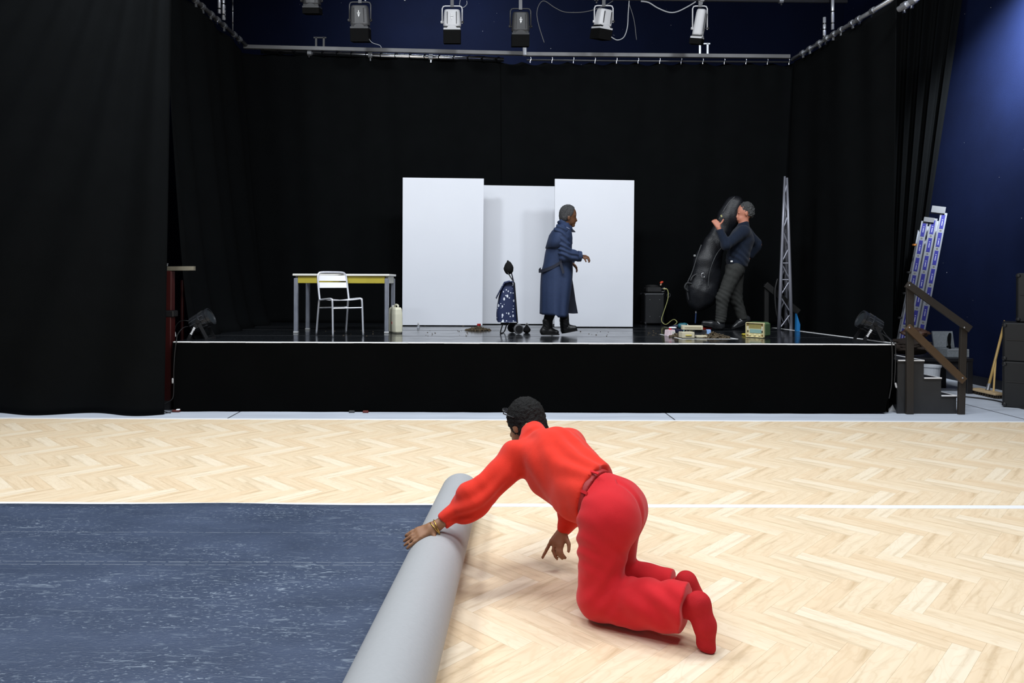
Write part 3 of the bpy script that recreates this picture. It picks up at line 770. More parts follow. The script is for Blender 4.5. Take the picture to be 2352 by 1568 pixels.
# ================================================================== amplifier, bag, cables, small props
def amp():
    bl, br = S(1481, 746), S(1525, 746); Y = bl.y
    t = thing('guitar_amplifier', 'tall black amplifier cabinet with metal corners to the right of the panels', 'amplifier', (bl + br) / 2)
    w_ = br.x - bl.x; hgt = P(1500, 673.5, Y).z - ST; c = (bl + br) / 2; dep = 0.27
    TX = mat('black_tolex', (0.0048, 0.0058, 0.008), 0.6, var=0.3, scale=60, bump=0.3, bscale=200)
    MB().bbox((c.x, Y + dep / 2, ST + .012 + hgt / 2), (w_, dep, hgt - .012), 0.012).build('cabinet', TX, t)
    MB().box((c.x, Y - .003, ST + hgt - .010), (w_ * .86, .006, .010)).build('trim_strip', STEEL, t)
    for sx in (-1, 1):
        for z in (.03, hgt - .015):
            for yy in (0.006, dep - .006):
                MB().bbox((c.x + sx * (w_ / 2 - .012), Y + yy, ST + z), (.038, .03, .04), .012).build('corner_guard', CHROME, t)
    for sx in (-.24, .26):
        for z in (.12, .36): MB().lathe((c.x + sx * w_, Y - .004, ST + z * hgt / .45), (0, 1, 0), [(0, .004), (.003, .007), (.006, .007)], 10).build('screw', STEEL, t)
    for sx in (-.4, .4):
        for yy in (.04, dep - .04): MB().lathe((c.x + sx * w_, Y + yy, ST), (0, 0, 1), [(0, .018), (.018, .02)], 12).build('foot', BLACK_PLASTIC, t)
    # bag on top
    zt = ST + hgt + .006
    g = thing('equipment_bag', 'soft black bag lying on top of the amplifier', 'bag', (c.x, Y + .13, zt))
    GB = mat('black_nylon', (0.013, 0.013, 0.014), 0.6, var=.3)
    MB().bbox((c.x + .0, Y + .13, zt + .045), (w_ * .82, .22, .09), .02).build('body', GB, g)
    lump(MB(), (c.x - .01, Y + .13, zt + .10), (.10, .10, .028), 2.0).build('lid', GB, g, smooth=True)
    MB().tube(smooth_path([(c.x + .11, Y + .02, zt + .06), (c.x + .15, Y, zt + .08), (c.x + .15, Y, zt + .03), (c.x + .11, Y + .02, zt + .02)], 5), .006, 6).build('handle', STEEL, g, smooth=True)
    b = P(1519, 650, Y + .08)
    r = thing('orange_knob', 'small orange-red knob on a pale stem on top of the black bag', 'knob', (b.x, b.y, zt + .115))
    MB().lathe((b.x - .012, b.y, zt + .115), (.3, 0, 1), [(0, .010), (.035, .012)], 10).build('stem', mat('pale_pink_plastic', (.75, .5, .35), .5), r)
    MB().ell((b.x + .004, b.y, zt + .162), (.030, .024, .018), Matrix.Rotation(-.4, 3, 'Y')).build('head', mat('orange_red_plastic', (.85, .08, .03), .4), r, smooth=True)
    # yellow-green cable
    ps = [P(1523, 663, Y - .02), P(1532, 664, Y - .02), P(1535, 675, Y - .03), P(1533, 690, Y - .04), P(1525, 715, Y - .08), P(1519.5, 733, Y - .14), P(1523, 742, Y - .18), P(1531, 744.5, Y - .25), P(1543, 735.5, Y - .3), P(1550, 734, Y - .35), P(1555, 740, Y - .38), P(1548, 747, Y - .42)]
    cb = MB().tube(smooth_path(ps, 7), .0065, 6).build('signal_cable', mat('yellow_green_cable', (.42, .42, .16), .5), None, smooth=True)
    tag(cb, 'thin yellow-green cable hanging from the bag on the amplifier to the floor', 'cable')
    k = thing('coiled_lead', 'black lead coiled at the amplifier side with a pale plug', 'cable', (br.x + .03, Y - .02, ST + .4))
    cc = P(1536, 678, Y - .02); m = MB()
    for q in range(3): m.tube([cc + Vector((.022 * math.cos(a), .006 * q - .01 * math.sin(a), .032 * math.sin(a))) for a in np.linspace(0, 6.283, 18)], .004, 6, cap=False)
    m.build('coil', mat('grey_lead', (.10, .10, .11), .5), k, smooth=True)
    MB().bbox(P(1527, 663, Y - .03), (.05, .02, .018), .004).build('plug', mat('pale_yellow_plug', (.65, .62, .30), .5), k)
amp()

CREAM = mat('cream_card', (0.62, 0.56, 0.40), 0.6, var=0.10, scale=10)
def card_box(name, label, pl, pr, py_b, py_t, depth, turn, group=None, grip=False, m=CREAM):
    a, b = S(pl, py_b), S(pr, py_b); c = (a + b) / 2; Y = a.y; hgt = P(pl, py_t, Y).z - ST
    t = thing(name, label, 'box', c, group)
    M = Matrix.Rotation(turn, 3, 'Z'); wd = (b.x - a.x)
    cc = c + M @ Vector((0, depth / 2, 0)) + Vector((0, 0, hgt / 2 + .002))
    MB().bbox(cc, (wd, depth, hgt), .004, M).build('body', m, t)
    if grip: MB().bbox(cc + M @ Vector((0, -depth / 2 - .003, -hgt * .05)), (wd * .5, .012, .016), .004, M).build('handle', mat('yellow_handle', (.62, .52, .12), .5), t)
    return t, c, hgt, M
card_box('wooden_drawer_box', 'cream box with a yellow pull handle on the stage edge', 1567, 1596, 776.5, 763, .12, .12, 'cream boxes on stage', True)
t, c, hg, M = card_box('wooden_drawer_box', 'long flat cream box lying on the soil by the tape corner', 1600, 1625, 776, 771, .10, -.10, 'cream boxes on stage')
a = S(1572, 773); b2 = S(1620, 773); z_ = ST + .073
t = thing('cream_board', 'long cream case lying across the boxes, highest of the pile', 'box', ((a.x + b2.x) / 2, a.y + .08, ST + .077), 'cream boxes on stage')
M = Matrix.Rotation(-.06, 3, 'Z')
MB().bbox(((a.x + b2.x) / 2 - .01, a.y + .095, ST + .104), (b2.x - a.x - .01, .09, .052), .005, M).build('body', CREAM, t)
MB().box(((a.x + b2.x) / 2 - .01, a.y + .047, ST + .107), (b2.x - a.x - .06, .004, .003), M).build('seam', mat('tan_line', (.40, .33, .2), .7), t)
sp_ = thing('book', 'thin dark book supporting the right end of the long cream case', 'book', (S(1612, 772).x, a.y + .11, ST))
MB().bbox((S(1612, 772).x - .01, a.y + .11, ST + .037), (.14, .06, .074), .004).build('body', mat('dark_book_cover', (.03, .03, .035), .6), sp_)
# carton
b = S(1540, 771); ct = thing('carton', 'white and pink carton with a red cap left of the cream boxes', 'carton', b)
M = Matrix.Rotation(.45, 3, 'Z')
vs = [b + M @ Vector(p) for p in ((-.055, -.04, 0), (.055, -.04, 0), (.055, .05, 0), (-.055, .05, 0), (-.05, -.035, .075), (.04, -.035, .075), (.04, .045, .075), (-.05, .045, .075))]
MB().add(vs, [(0, 3, 2, 1), (4, 5, 6, 7), (0, 1, 5, 4), (1, 2, 6, 5), (2, 3, 7, 6), (3, 0, 4, 7)]).build('body', mat('pinkish_card', (.78, .62, .66), .5, var=.15, scale=25), ct, bevel=.003)
MB().bbox(b + M @ Vector((.012, -.041, .036)), (.05, .006, .045), .002, M).build('printed_front', mat('white_print', (.72, .70, .66), .5, var=.4, scale=60), ct)
MB().lathe(b + M @ Vector((-.005, 0, .075)), (0, 0, 1), [(0, .018), (.018, .017)], 12).build('cap', mat('red_cap', (.5, .01, .03), .4), ct)
# blue-white small box
b = S(1627, 770); q = tag(MB().bbox((b.x, b.y, ST + .036), (.05, .05, .072), .004).build('small_blue_box', mat('pale_blue_card', (.30, .48, .85), .5, var=.25, scale=25)), 'little pale blue box behind the right end of the cream boxes', 'box')
# teal power tool
b = S(1562, 762); tl = thing('power_tool', 'teal and navy power drill lying on stage beside the yellow-green cable', 'tool', b)
TEAL = mat('teal_plastic', (.012, .10, .13), .4, var=.2); NVP = mat('navy_plastic', (.01, .012, .035), .4)
MB().lathe(b + Vector((-.02, .03, .075)), (1, -.1, .12), [(0, .022), (.02, .036), (.09, .036), (.12, .026)], 16).build('motor_housing', TEAL, tl, smooth=True)
MB().lathe(b + Vector((-.025, .03, .075)), (-1, .1, -.12), [(0, .024), (.05, .022), (.06, .012), (.11, .005)], 14).build('chuck', NVP, tl)
MB().bar(b + Vector((.05, .03, .07)), b + Vector((.035, .01, .012)), .04, .035).build('grip', TEAL, tl, bevel=.005)
MB().bbox(b + Vector((-.02, -.02, .02)), (.09, .06, .04), .006).build('battery', NVP, tl)
tc_ = MB().tube(smooth_path([S(1564, 757) + Vector((0, 0, .09)), S(1571, 757) + Vector((0, -.02, .07)), S(1572, 762) + Vector((0, 0, .03)), S(1568, 765) + Vector((0, 0, .01))], 6), .005, 6).build('power_lead', mat('pale_teal_lead', (.25, .45, .42), .5), tl, smooth=True)
b = S(1543, 762); q = thing('hand_trowel', 'white handled tool lying left of the teal drill', 'tool', b)
MB().lathe(b + Vector((.06, 0, .055)), (-1, .05, .0), [(0, .009), (.02, .013), (.085, .012), (.10, .006)], 12).build('handle', WHITE_PAINT, q, smooth=True)
MB().bar(b + Vector((-.035, 0, .055)), b + Vector((-.10, .01, .066)), .02, .004).build('blade', STEEL, q)
MB().bbox(b + Vector((.02, 0, .021)), (.10, .04, .042), .004).build('rest_block', NVP, q)
# pliers / crumpled papers
b = S(1583, 757); q = thing('tool_bundle', 'bundle of black and white pliers and papers behind the cream boxes', 'tools', b)
rnd = random.Random(11)
for k in range(7):
    p = b + Vector((rnd.uniform(-.06, .06), rnd.uniform(-.03, .04), rnd.uniform(.012, .05))); d = Vector((rnd.uniform(-1, 1), rnd.uniform(-.3, .3), rnd.uniform(-.2, .35))).normalized()
    MB().bar(p - d * .035, p + d * .035, .014, .008).build('tool_piece', (WHITE_PAINT, BLACK_PLASTIC, STEEL, mat('pale_yellow_grip', (.6, .55, .15), .5))[k % 4], q)
MB().bbox(b + Vector((0, 0, .006)), (.15, .09, .012), .003).build('tray', BLACK_PLASTIC, q)
b = S(1622, 757.5); q = thing('red_case', 'flat red plastic case on the floor under the raised shoe', 'case', b)
MB().bbox(b + Vector((0, 0, .018)), (.13, .08, .034), .008).build('shell', mat('red_plastic', (.42, .02, .012), .35), q)
MB().bbox(b + Vector((.0, -.042, .018)), (.03, .006, .012), .002).build('latch', mat('dark_red_plastic', (.16, .01, .01), .4), q)
b = S(1712, 770.5); tag(MB().bbox((b.x - .01, b.y, ST + .014), (.055, .07, .026), .008).build('yellow_pouch', mat('yellow_rubber', (.45, .36, .03), .5, var=.3, scale=30)), 'small yellow pouch at the left foot of the old radio', 'pouch')

# ================================================================== old radio
def radio():
    fl, fr = S(1713.5, 774), S(1756, 776.5); Y = fl.y
    t = thing('vintage_radio', 'old tabletop radio with a cream front and green case at the stage edge', 'radio', (fl + fr) / 2)
    hgt = P(1714, 739, Y).z - ST; wd = (fr - fl).length; turn = math.atan2(fr.y - fl.y, fr.x - fl.x)
    M = Matrix.Rotation(turn, 3, 'Z'); c = (fl + fr) / 2
    def L(x, y, z): return c + M @ Vector((x, y, 0)) + Vector((0, 0, z))
    GR = mat('green_radio_case', (.085, .15, .065), .5, var=.35, scale=14); IV = mat('yellowed_ivory_plastic', (.68, .60, .34), .35, var=.12, scale=12)
    TAN = mat('tan_speaker_cloth', (.30, .25, .08), .8, var=.2, scale=30); BRN = mat('brown_corner_stain', (.20, .12, .03), .6, var=.3, scale=30)
    MB().bbox(L(0, .10, hgt / 2 + .006), (wd, .17, hgt - .012), .02, M).build('case', GR, t, smooth=False)
    MB().bbox(L(0, .006, hgt / 2), (wd * 1.0, .02, hgt), .014, M).build('front_bezel', IV, t)
    w2, h2 = wd, hgt
    fr_ = MB()
    for (x, z, sx, sz) in ((0, .955, .97, .05), (0, .045, .97, .06), (-.475, .5, .045, .92), (.475, .5, .045, .92)):
        fr_.bbox(L(x * w2, -.010, z * h2), (sx * w2, .026, sz * h2), .006, M)
    fr_.build('frame', IV, t)
    MB().box(L(0, -.005, .745 * h2), (.66 * w2, .004, .27 * h2), M).build('speaker_cloth', TAN, t)
    dl = MB().box(L(.01, -.005, .43 * h2), (.64 * w2, .006, .25 * h2), M).build('tuning_dial', mat('green_dial_glass', (.22, .38, .33), .25, var=.1), t)
    tk = MB(); rnd = random.Random(3)
    for r_ in range(3):
        for k in range(12): tk.box(L((-.28 + .05 * k + .008 * rnd.random()) * w2, -.0085, (.35 + .075 * r_) * h2), ((.02 + .02 * rnd.random()) * w2, .001, .022 * h2), M)
    tk.build('dial_marks', mat('pale_dial_print', (.42, .60, .62), .5), dl)
    for x in (-.385, .385):
        MB().bbox(L(x * w2, -.008, .60 * h2), (.06 * w2, .012, .30 * h2), .004, M).build('side_pillar', mat('pale_ivory', (.72, .68, .56), .35), t)
        MB().box(L(x * w2, -.008, .41 * h2), (.06 * w2, .010, .08 * h2), M).build('pillar_gap', mat('dark_olive', (.05, .045, .02), .6), t)
    for x in (-.27, .0, .25):
        MB().lathe(L(x * w2, -.006, .165 * h2), M @ Vector((0, -1, 0)), [(0, .013), (.012, .013), (.016, .010), (.02, .006)], 14).build('knob', IV, t, smooth=False)
    for x, z in ((-.40, .85), (.40, .85), (.41, .15), (-.42, .12)):
        MB().box(L(x * w2, -.0075, z * h2), (.12 * w2, .004, .15 * h2), M).build('corner_stain', BRN, t)
radio()

# ================================================================== floor spotlights at the stage corners
def par(label, base, ax, s_feet):
    t = thing('floor_spotlight', label, 'spotlight', base, 'floor spotlights on the stage corners')
    BD = mat('black_lamp_body', (.020, .022, .026), .32, metal=.2, var=.2)
    c = base + Vector((0, 0, .20)); d = Vector(ax).normalized()
    MB().lathe(c - d * .13, d, [(0, .055), (.008, .068), (.05, .088), (.115, .094), (.12, .100), (.14, .100), (.145, .094), (.215, .094), (.222, .102), (.25, .102), (.252, .088), (.235, .084)], 28).build('body', BD, t, smooth=False)
    side = d.cross(Vector((0, 1, 0))).normalized(); up = side
    f = MB()
    for k in range(14):
        a = 2 * math.pi * k / 14; r = Vector((0, 1, 0)) * math.cos(a) + up * math.sin(a)
        r = (r - d * r.dot(d)).normalized()
        f.bar(c - d * .11 + r * .08, c + d * .06 + r * .098, .012, .014, up=r)
    f.build('cooling_fin', mat('dark_grey_lamp_metal', (.07, .075, .085), .35, metal=.5), t)
    MB().lathe(c + d * .10, d, [(0, .08), (.012, .083)], 24).build('lens', mat('dark_lens', (.03, .035, .04), .1), t)
    for y in (-.105, .105):
        pv = c + Vector((0, y * .98, -.0))
        for k, fx in enumerate(s_feet):
            m = MB().bar(pv + Vector((0, 0, 0)), base + Vector((fx, y, .014)), .008, .035, up=(1, 0, 0)).build('yoke_leg', BLACK_METAL, t)
            if y < 0 and k == 0:
                a = pv + (base + Vector((fx, y, .014)) - pv) * .35; b = pv + (base + Vector((fx, y, .014)) - pv) * .78
                dd = (b - a) / 5; off = Vector((0, -.006, 0))
                g = MB(); rnd = random.Random(2)
                for q in range(5): g.bar(a + dd * q + off, a + dd * (q + .8) + off, .002, .018 + .006 * rnd.random(), up=(1, 0, 0))
                g.build('white_lettering', WHITE_PAINT, m)
        MB().lathe(pv + Vector((0, -.012 if y < 0 else 0, 0)), (0, 1, 0), [(0, .022), (.012, .022)], 14).build('lock_knob', BLACK_PLASTIC, t)
    for fx in s_feet: MB().bar(base + Vector((fx, -.125, .008)), base + Vector((fx, .125, .008)), .03, .014).build('foot_bar', BLACK_METAL, t)
    return c, d
pl = S(463, 778); pl.x += .0
c, d = par('black spotlight on a bracket at the left front corner of the stage', pl, (.80, .0, .42), (-.10, .10))
pr = S(1998, 783)
c2, d2 = par('black spotlight on a bracket at the right front corner of the stage', pr, (-.86, .1, .45), (-.12, .09))
# their cables
a = c - d * .13
def cab(label, pts, r=.0055, m=CABLE, plug=None):
    pts = [Vector(p) for p in pts]
    t = thing('power_cable', label, 'cable', pts[-1], 'black lighting cables')
    MB().tube(smooth_path(pts, 7), r, 6).build('lead', m, t, smooth=True)
    if plug: MB().lathe(plug[0], plug[1], [(0, .007), (.01, .010), (.045, .010), (.055, .006)], 10).build('connector', mat('grey_connector', (.45, .45, .45), .4), t)
    return t
q = lambda px, py, dy=-.03: P(px, py, YF + dy)
cab('black cable looping from the left corner spotlight down the stage skirt to the floor', [a, P(422, 752, 7.9), P(408, 768, 7.75), q(405, 785), q(402, 805), q(399, 850), q(399, 890), q(396, 915), q(380, 925), q(366, 932), q(372, 943, -.1), q(392, 948, -.12)],
    plug=(q(396.5, 880, -.035), (0, 0, 1)))
cab('thin cable arched behind the left corner spotlight', [a + Vector((0, .02, .02)), P(432, 737, 7.95), P(415, 737, 7.95), P(404, 748, 7.95), P(401, 762, 7.95)], .004, plug=(P(401, 762, 7.95), (.2, 0, -1)))
cab('black cable lying on the concrete at the left foot of the stage', [G(345, 936), G(365, 931), G(385, 936), G(397, 930)], .006)
cab('black cable loop on the concrete before the left curtain', [G(330, 947), G(350, 951), G(372, 950), G(394, 946), G(410, 941)], .006)
a2 = c2 - d2 * .13
cab('cable from the right corner spotlight falling beside the stage skirt', [a2, P(2025, 765, 8.0), q(2044, 780, -.02), q(2049, 800), q(2049, 850), q(2048, 880), q(2044, 905), q(2042, 915)])
cab('outer cable from the right corner spotlight with a pale connector', [a2 + Vector((0, 0, .02)), P(2036, 770, 8.0), q(2052, 786, -.02), q(2057, 800), q(2056, 850), q(2055, 880), q(2062, 895), q(2068, 915), q(2070, 935)], plug=(q(2056.5, 879, -.035), (.25, 0, -1)))
pp = G(405, 946); q_ = thing('power_strip', 'small red and white power socket on the floor at the left stage corner', 'socket', pp)
MB().bbox(pp + Vector((0, 0, .014)), (.08, .05, .02), .005).build('base', mat('red_socket', (.09, .01, .008), .5), q_)
MB().bbox(pp + Vector((.02, 0, .026)), (.035, .04, .012), .004).build('socket_cover', WHITE_PAINT, q_)
pp = G(2047, 944); q_ = thing('paper_scrap', 'white folded paper scrap on the floor between stage and steps', 'paper', pp)
MB().add([pp + Vector(p) for p in ((-.02, 0, .001), (.05, 0, .001), (.02, .01, .07), (-.01, .05, .001))], [(0, 1, 2), (1, 3, 2), (3, 0, 2), (0, 3, 1)]).build('fold', WHITE_PAINT, q_)
for px in (808, 840):
    pp = G(px, 947.5)
    tag(MB().bbox((pp.x, YF - .045, .012), (.06, .03, .022), .004).build('cable_clip', mat('dull_red_clip', (.12, .015, .01), .5) if px == 840 else DARK_GREY), 'small dull red clip on the floor under the stage skirt' if px == 840 else 'small grey clip on the floor under the stage skirt', 'clip')

# ================================================================== wooden steps with rail at the right of the stage
def steps():
    YS = YF - .01
    def q(px, py, dy=0): return P(px, py, YS + dy)
    base = G(2140, 951)
    t = thing('stage_steps', 'dark wooden steps with a handrail at the right end of the stage', 'steps', base)
    STP = mat('dark_grey_step_paint', (.021, .021, .022), .6, var=.3, scale=6); TPW = WHITE_TAPE
    RAILM = mat('dark_brown_rail_wood', (.021, .0165, .013), .55, var=.4, scale=6, stretch=(1, 1, .4))
    LIGHTW = mat('worn_brown_rail_wood', (.070, .041, .020), .5, var=.35, scale=6)
    dep = 0.62; x0 = 4.46; xs = [q(2129, 0).x, q(2169, 0).x, q(2204, 0).x]; zs = [.565, .377, .188]
    # closed side wall + treads
    poly = [(x0, 0), (xs[2], 0), (xs[2], zs[2]), (xs[1], zs[2]), (xs[1], zs[1]), (xs[0], zs[1]), (xs[0], zs[0]), (x0, zs[0])]
    MB().prism([(x, YS + .03, z) for x, z in poly], (0, .02, 0)).build('side_board', STP, t)
    MB().prism([(x, YS + dep, z) for x, z in poly], (0, .02, 0)).build('side_board', STP, t)
    prev = x0
    for k in range(3):
        MB().box(((prev + xs[k]) / 2, YS + .03 + dep / 2 - .005, zs[k] - .002), (xs[k] - prev + .012, dep, .026)).build('tread', STP, t)
        zl = zs[k + 1] if k < 2 else 0
        MB().box((xs[k] - .008, YS + .03 + dep / 2, (zs[k] + zl) / 2 - .015), (.016, dep - .02, zs[k] - zl - .03)).build('riser', STP, t)
        MB().box(((prev + xs[k]) / 2, YS + .022, zs[k] + .008), (xs[k] - prev, .012, .012)).build('edge_tape', TPW, t)
        MB().box((xs[k] - .012, YS + .03 + dep / 2, zs[k] + .0125), (.03, dep, .004)).build('edge_tape', TPW, t)
        prev = xs[k]
    # rail
    a, b = q(2090, 652), q(2077, 950); b.z = 0
    MB().bar((a.x, YS, 0.0), (a.x, YS, a.z), .075, .035, up=(0, 1, 0)).build('rail_post', RAILM, t, bevel=.004)
    c, d = q(2213, 751), q(2207, 950)
    MB().bar((d.x, YS, 0), (c.x, YS, c.z), .07, .035, up=(0, 1, 0)).build('rail_post', RAILM, t, bevel=.004)
    MB().bar(q(2083, 652, -.035), q(2228, 756, -.035), .035, .075).build('handrail', RAILM, t, bevel=.004)
    MB().bar(q(2084, 750, -.035), q(2214, 875, -.035), .035, .078).build('mid_rail', LIGHTW, t, bevel=.004)
    for p in (q(2090, 655, -.06), q(2216, 752, -.06), q(2090, 752, -.06), q(2212, 868, -.06)):
        MB().lathe(p, (0, 1, 0), [(0, .004), (.003, .009), (.008, .009)], 10).build('bolt', STEEL, t)
steps()
# rail of a second stair at the back right of the stage
def rail2():
    b = S(1761, 757); Yr = b.y + .25
    t = thing('stair_rail', 'dark handrail of the rear stairs in front of the lattice mast', 'handrail', (b.x, Yr, ST))
    RM = mat('black_rail_wood', (.004, .0038, .0036), .6, var=.3)
    a = P(1760, 652, Yr)
    MB().bar((a.x, Yr, ST), (a.x, Yr, a.z), .06, .04, up=(0, 1, 0)).build('rail_post', RM, t, bevel=.003)
    MB().bar(P(1758, 653, Yr - .03), P(1834, 717, Yr - .03), .035, .085).build('handrail', RM, t, bevel=.003)
rail2()

# ================================================================== lattice mast on the right of the stage
def mast():
    Y = S(1790, 757).y + .05
    bl = P(1789, 755, Y); bl.z = ST; brt = P(1818, 757, Y - .05); brt.z = ST; bb = P(1806, 752, Y + .25); bb.z = ST
    t = thing('lattice_mast', 'aluminium lattice mast leaning beside the right side curtain', 'truss', (bl + brt) / 2)
    top = P(1804.5, 405, Y + .1)
    def at(a, k): return a + (top - a) * k
    MASTM = mat('lilac_grey_aluminium', (.26, .265, .31), .4, metal=.5, var=.15)
    tops = {0: top + Vector((-.012, 0, 0)), 1: top + Vector((.02, 0, -.02)), 2: top + Vector((.01, .03, -.02))}
    legs = [bl, brt, bb]
    for i, a in enumerate(legs):
        MB().tube([a, a + (tops[i] - a) * .33, a + (tops[i] - a) * .66, tops[i]], [.026, .023, .02, .014], 12).build('chord', MASTM, t, smooth=True)
    N = 9
    for k in range(N):
        k0, k1 = k / N * .97, (k + 1) / N * .97
        for (i, j) in ((0, 1), (1, 2), (2, 0)):
            a = legs[i] + (tops[i] - legs[i]) * (k0 if k % 2 == 0 else k1); b = legs[j] + (tops[j] - legs[j]) * (k1 if k % 2 == 0 else k0)
            MB().tube([a, b], .008, 6).build('brace', MASTM, t)
        if k in (3, 4):
            MB().tube([at(bl, k0), at(brt, k0)], .008, 6).build('brace', MASTM, t)
    MB().tube(smooth_path([P(1786, 640, Y + .1), P(1780, 670, Y + .1), P(1784, 720, Y + .1), P(1796, 745, Y + .1)], 6), .012, 6).build('slack_cable', CABLE, t, smooth=True)
mast()
b = S(1833, 762); a = P(1832, 722, b.y + .1)
tag(MB().prism([P(1830, 720, b.y + .1), P(1838, 745, b.y + .1), P(1837, 764, b.y + .1), P(1829, 764, b.y + .1)], (0, .05, 0)).build('blue_board', mat('bright_blue_paint', (.01, .16, .42), .5)), 'bright blue board edge showing at the foot of the lattice mast', 'board')

# monitor wedge behind the walking person
def wedge():
    bl, br = S(1668, 741), S(1716, 741); Y = bl.y; t = thing('stage_monitor', 'dark grey wedge loudspeaker on stage behind the walking person', 'loudspeaker', (bl + br) / 2)
    z1 = P(1700, 694, Y).z; GM = mat('dark_grey_monitor', (.028, .031, .036), .5, var=.2)
    x0, x1 = bl.x, br.x
    poly = [(Y, ST + .03), (Y + .05, z1), (Y + .28, z1), (Y + .36, ST + .03)]
    MB().prism([(x0, y, z) for y, z in poly], (x1 - x0, 0, 0)).build('cabinet', GM, t, bevel=.006)
    gr = MB(); 
    for k in range(9):
        z = ST + .07 + k * (z1 - ST - .1) / 9; y = Y + .05 * (z - ST - .03) / (z1 - ST - .03) - .004
        gr.box(((x0 + x1) / 2, y, z), (x1 - x0 - .05, .004, .006))
    gr.build('grille_bar', BLACK_METAL, t)
    p = P(1708.5, 708, Y + .03)
    g = MB()
    for k, (dx, h_) in enumerate(((-.02, .02), (-.008, .016), (.004, .02), (.016, .022))): g.box((p.x + dx, p.y - .022, p.z), (.008, .004, h_))
    g.build('white_lettering', mat('pale_print', (.5, .5, .52), .5), t)
    for x in (x0 + .04, x1 - .04): MB().box((x, Y + .18, ST + .015), (.04, .3, .03)).build('foot', BLACK_PLASTIC, t)
wedge()

# ================================================================== lighting rig
def pipe(name, label, cat, pts, r, m, group=None, clamps=(), seed=1):
    pts = [Vector(p) for p in pts]; t = thing(name, label, cat, (pts[0] + pts[-1]) / 2, group)
    MB().tube(pts, r, 12).build('tube', m, t, smooth=True)
    rnd = random.Random(seed)
    for k in clamps:
        p = pts[0] + (pts[-1] - pts[0]) * k; d = (pts[-1] - pts[0]).normalized()
        MB().lathe(p - d * .03, d, [(0, r + .012), (.06, r + .012)], 12).build('clamp', STEEL, t)
        MB().bar(p + Vector((0, 0, r)), p + Vector((0, rnd.uniform(-.04, .04), -r - .05)), .02, .03).build('clamp_bolt', CHROME if rnd.random() > .5 else STEEL, t)
    return t
DPIPE = mat('dark_steel_pipe', (.10, .10, .105), .4, metal=.6)
YC = 11.22
BEAM = mat('grey_beam_profile', (.16, .16, .165), .5, metal=.3, var=.5, scale=1.2)
beamL = thing('curtain_beam', 'grey aluminium beam over the left half of the back curtain', 'beam', P(880, 116, YC))
MB().bar(P(560, 107.5, YC), P(1203, 123, YC), .05, .055).build('profile', BEAM, beamL)
MB().bbox(P(1205, 118, YC), (.06, .07, .14), .008).build('end_bracket', ALU, beamL)
beamR = thing('curtain_beam', 'grey aluminium beam over the right half of the back curtain', 'beam', P(1500, 126, YC))
MB().bar(P(1208, 124.5, YC), P(1814, 130, YC), .05, .055).build('profile', BEAM, beamR)
pL = pipe('curtain_pipe', 'bright chrome pipe carrying the left back curtain', 'pipe', [P(600, 118, YC + .05), P(1157, 137.5, YC + .05)], .035, CHROME, 'curtain pipes', (.2, .45, .7))
for k in range(17):
    p = P(610 + k * 33.5, 118.5 + k * 1.18, YC + .05)
    MB().tube([p + Vector((.03 * math.cos(a), .042 * math.cos(a + .2) , .044 * math.sin(a))) for a in np.linspace(0, 6.283, 12)], .006, 5, cap=False).build('curtain_tie', BLACK_CLOTH, pL)
pR = pipe('curtain_pipe', 'thin dark rail with hooks carrying the right back curtain', 'pipe', [P(1210, 138, YC + .05), P(1815, 142.5, YC + .05)], .014, DPIPE, 'curtain pipes')
for k in range(13):
    p = P(1218 + k * 49.5, 134 + k * .35, YC + .03)
    MB().tube(smooth_path([p + Vector((0, 0, .03)), p + Vector((.012, 0, 0)), p + Vector((0, 0, -.045)), p + Vector((0, 0, -.075))], 4), .007, 6).build('hook', CHROME, pR, smooth=True)
pipe('curtain_pipe', 'dark pipe with clamps along the top of the left side curtain', 'pipe', [P(566, 104, YC), (-3.81, 8.2, 5.03 + .02)], .03, DPIPE, 'curtain pipes', (.1, .17, .3, .38, .45, .55, .62, .75), 3)
pipe('curtain_pipe', 'grey pipe with clamps along the top of the right side curtain', 'pipe', [P(1820, 136, YC), (5.08, 8.75, 4.93)], .03, STEEL, 'curtain pipes', (.12, .2, .3, .38, .45, .52, .62, .68, .8), 4)
pipe('curtain_pipe', 'short bright pipe end above the gathered far right curtain', 'pipe', [P(2064, 22, 8.55), P(2112, -8, 8.3)], .035, ALU, 'curtain pipes', (.3, .7), 5)
LB = 10.6
pipe('lighting_bar', 'grey overhead bar from which the stage spotlights hang', 'pipe', [P(430, -16, LB), P(1945, 4, LB)], .026, DPIPE, None, (.27, .33, .62, .78, .9), 6)
# bright vertical hangers
def hanger(label, px, py0, py1, Y, r=.022, m=None):
    a, b = P(px, py0, Y), P(px, py1, Y); t = thing('hanging_tube', label, 'tube', b, 'vertical rig tubes')
    MB().tube([a, b], r, 10).build('tube', m or ALU, t, smooth=True)
    rnd = random.Random(px)
    for k in range(3):
        p = b + (a - b) * (.12 + .28 * k + .05 * rnd.random()); MB().lathe(p, (0, 0, 1), [(0, r + .004), (.02, r + .004)], 10).build('band', BLACK_PLASTIC, t)
hanger('bright upright tube at the top left of the rig, left of its pair', 503.5, -40, 31, 10.3)
hanger('bright upright tube at the top left of the rig, right of its pair', 513, -40, 46, 10.5)
hanger('slim white rod beside the bright tubes at the top left', 516.7, 12, 46, 10.55, .008)
hanger('thin grey hanger rod over the left curtain corner', 534.5, -30, 71, 10.9, .010, STEEL)
hanger('bright short tube above the right curtain pipe', 1893.5, 40, 93, 10.45)
hanger('long bright tube dropping from the rig to the right curtain pipe', 1912.5, -30, 68, 10.5)
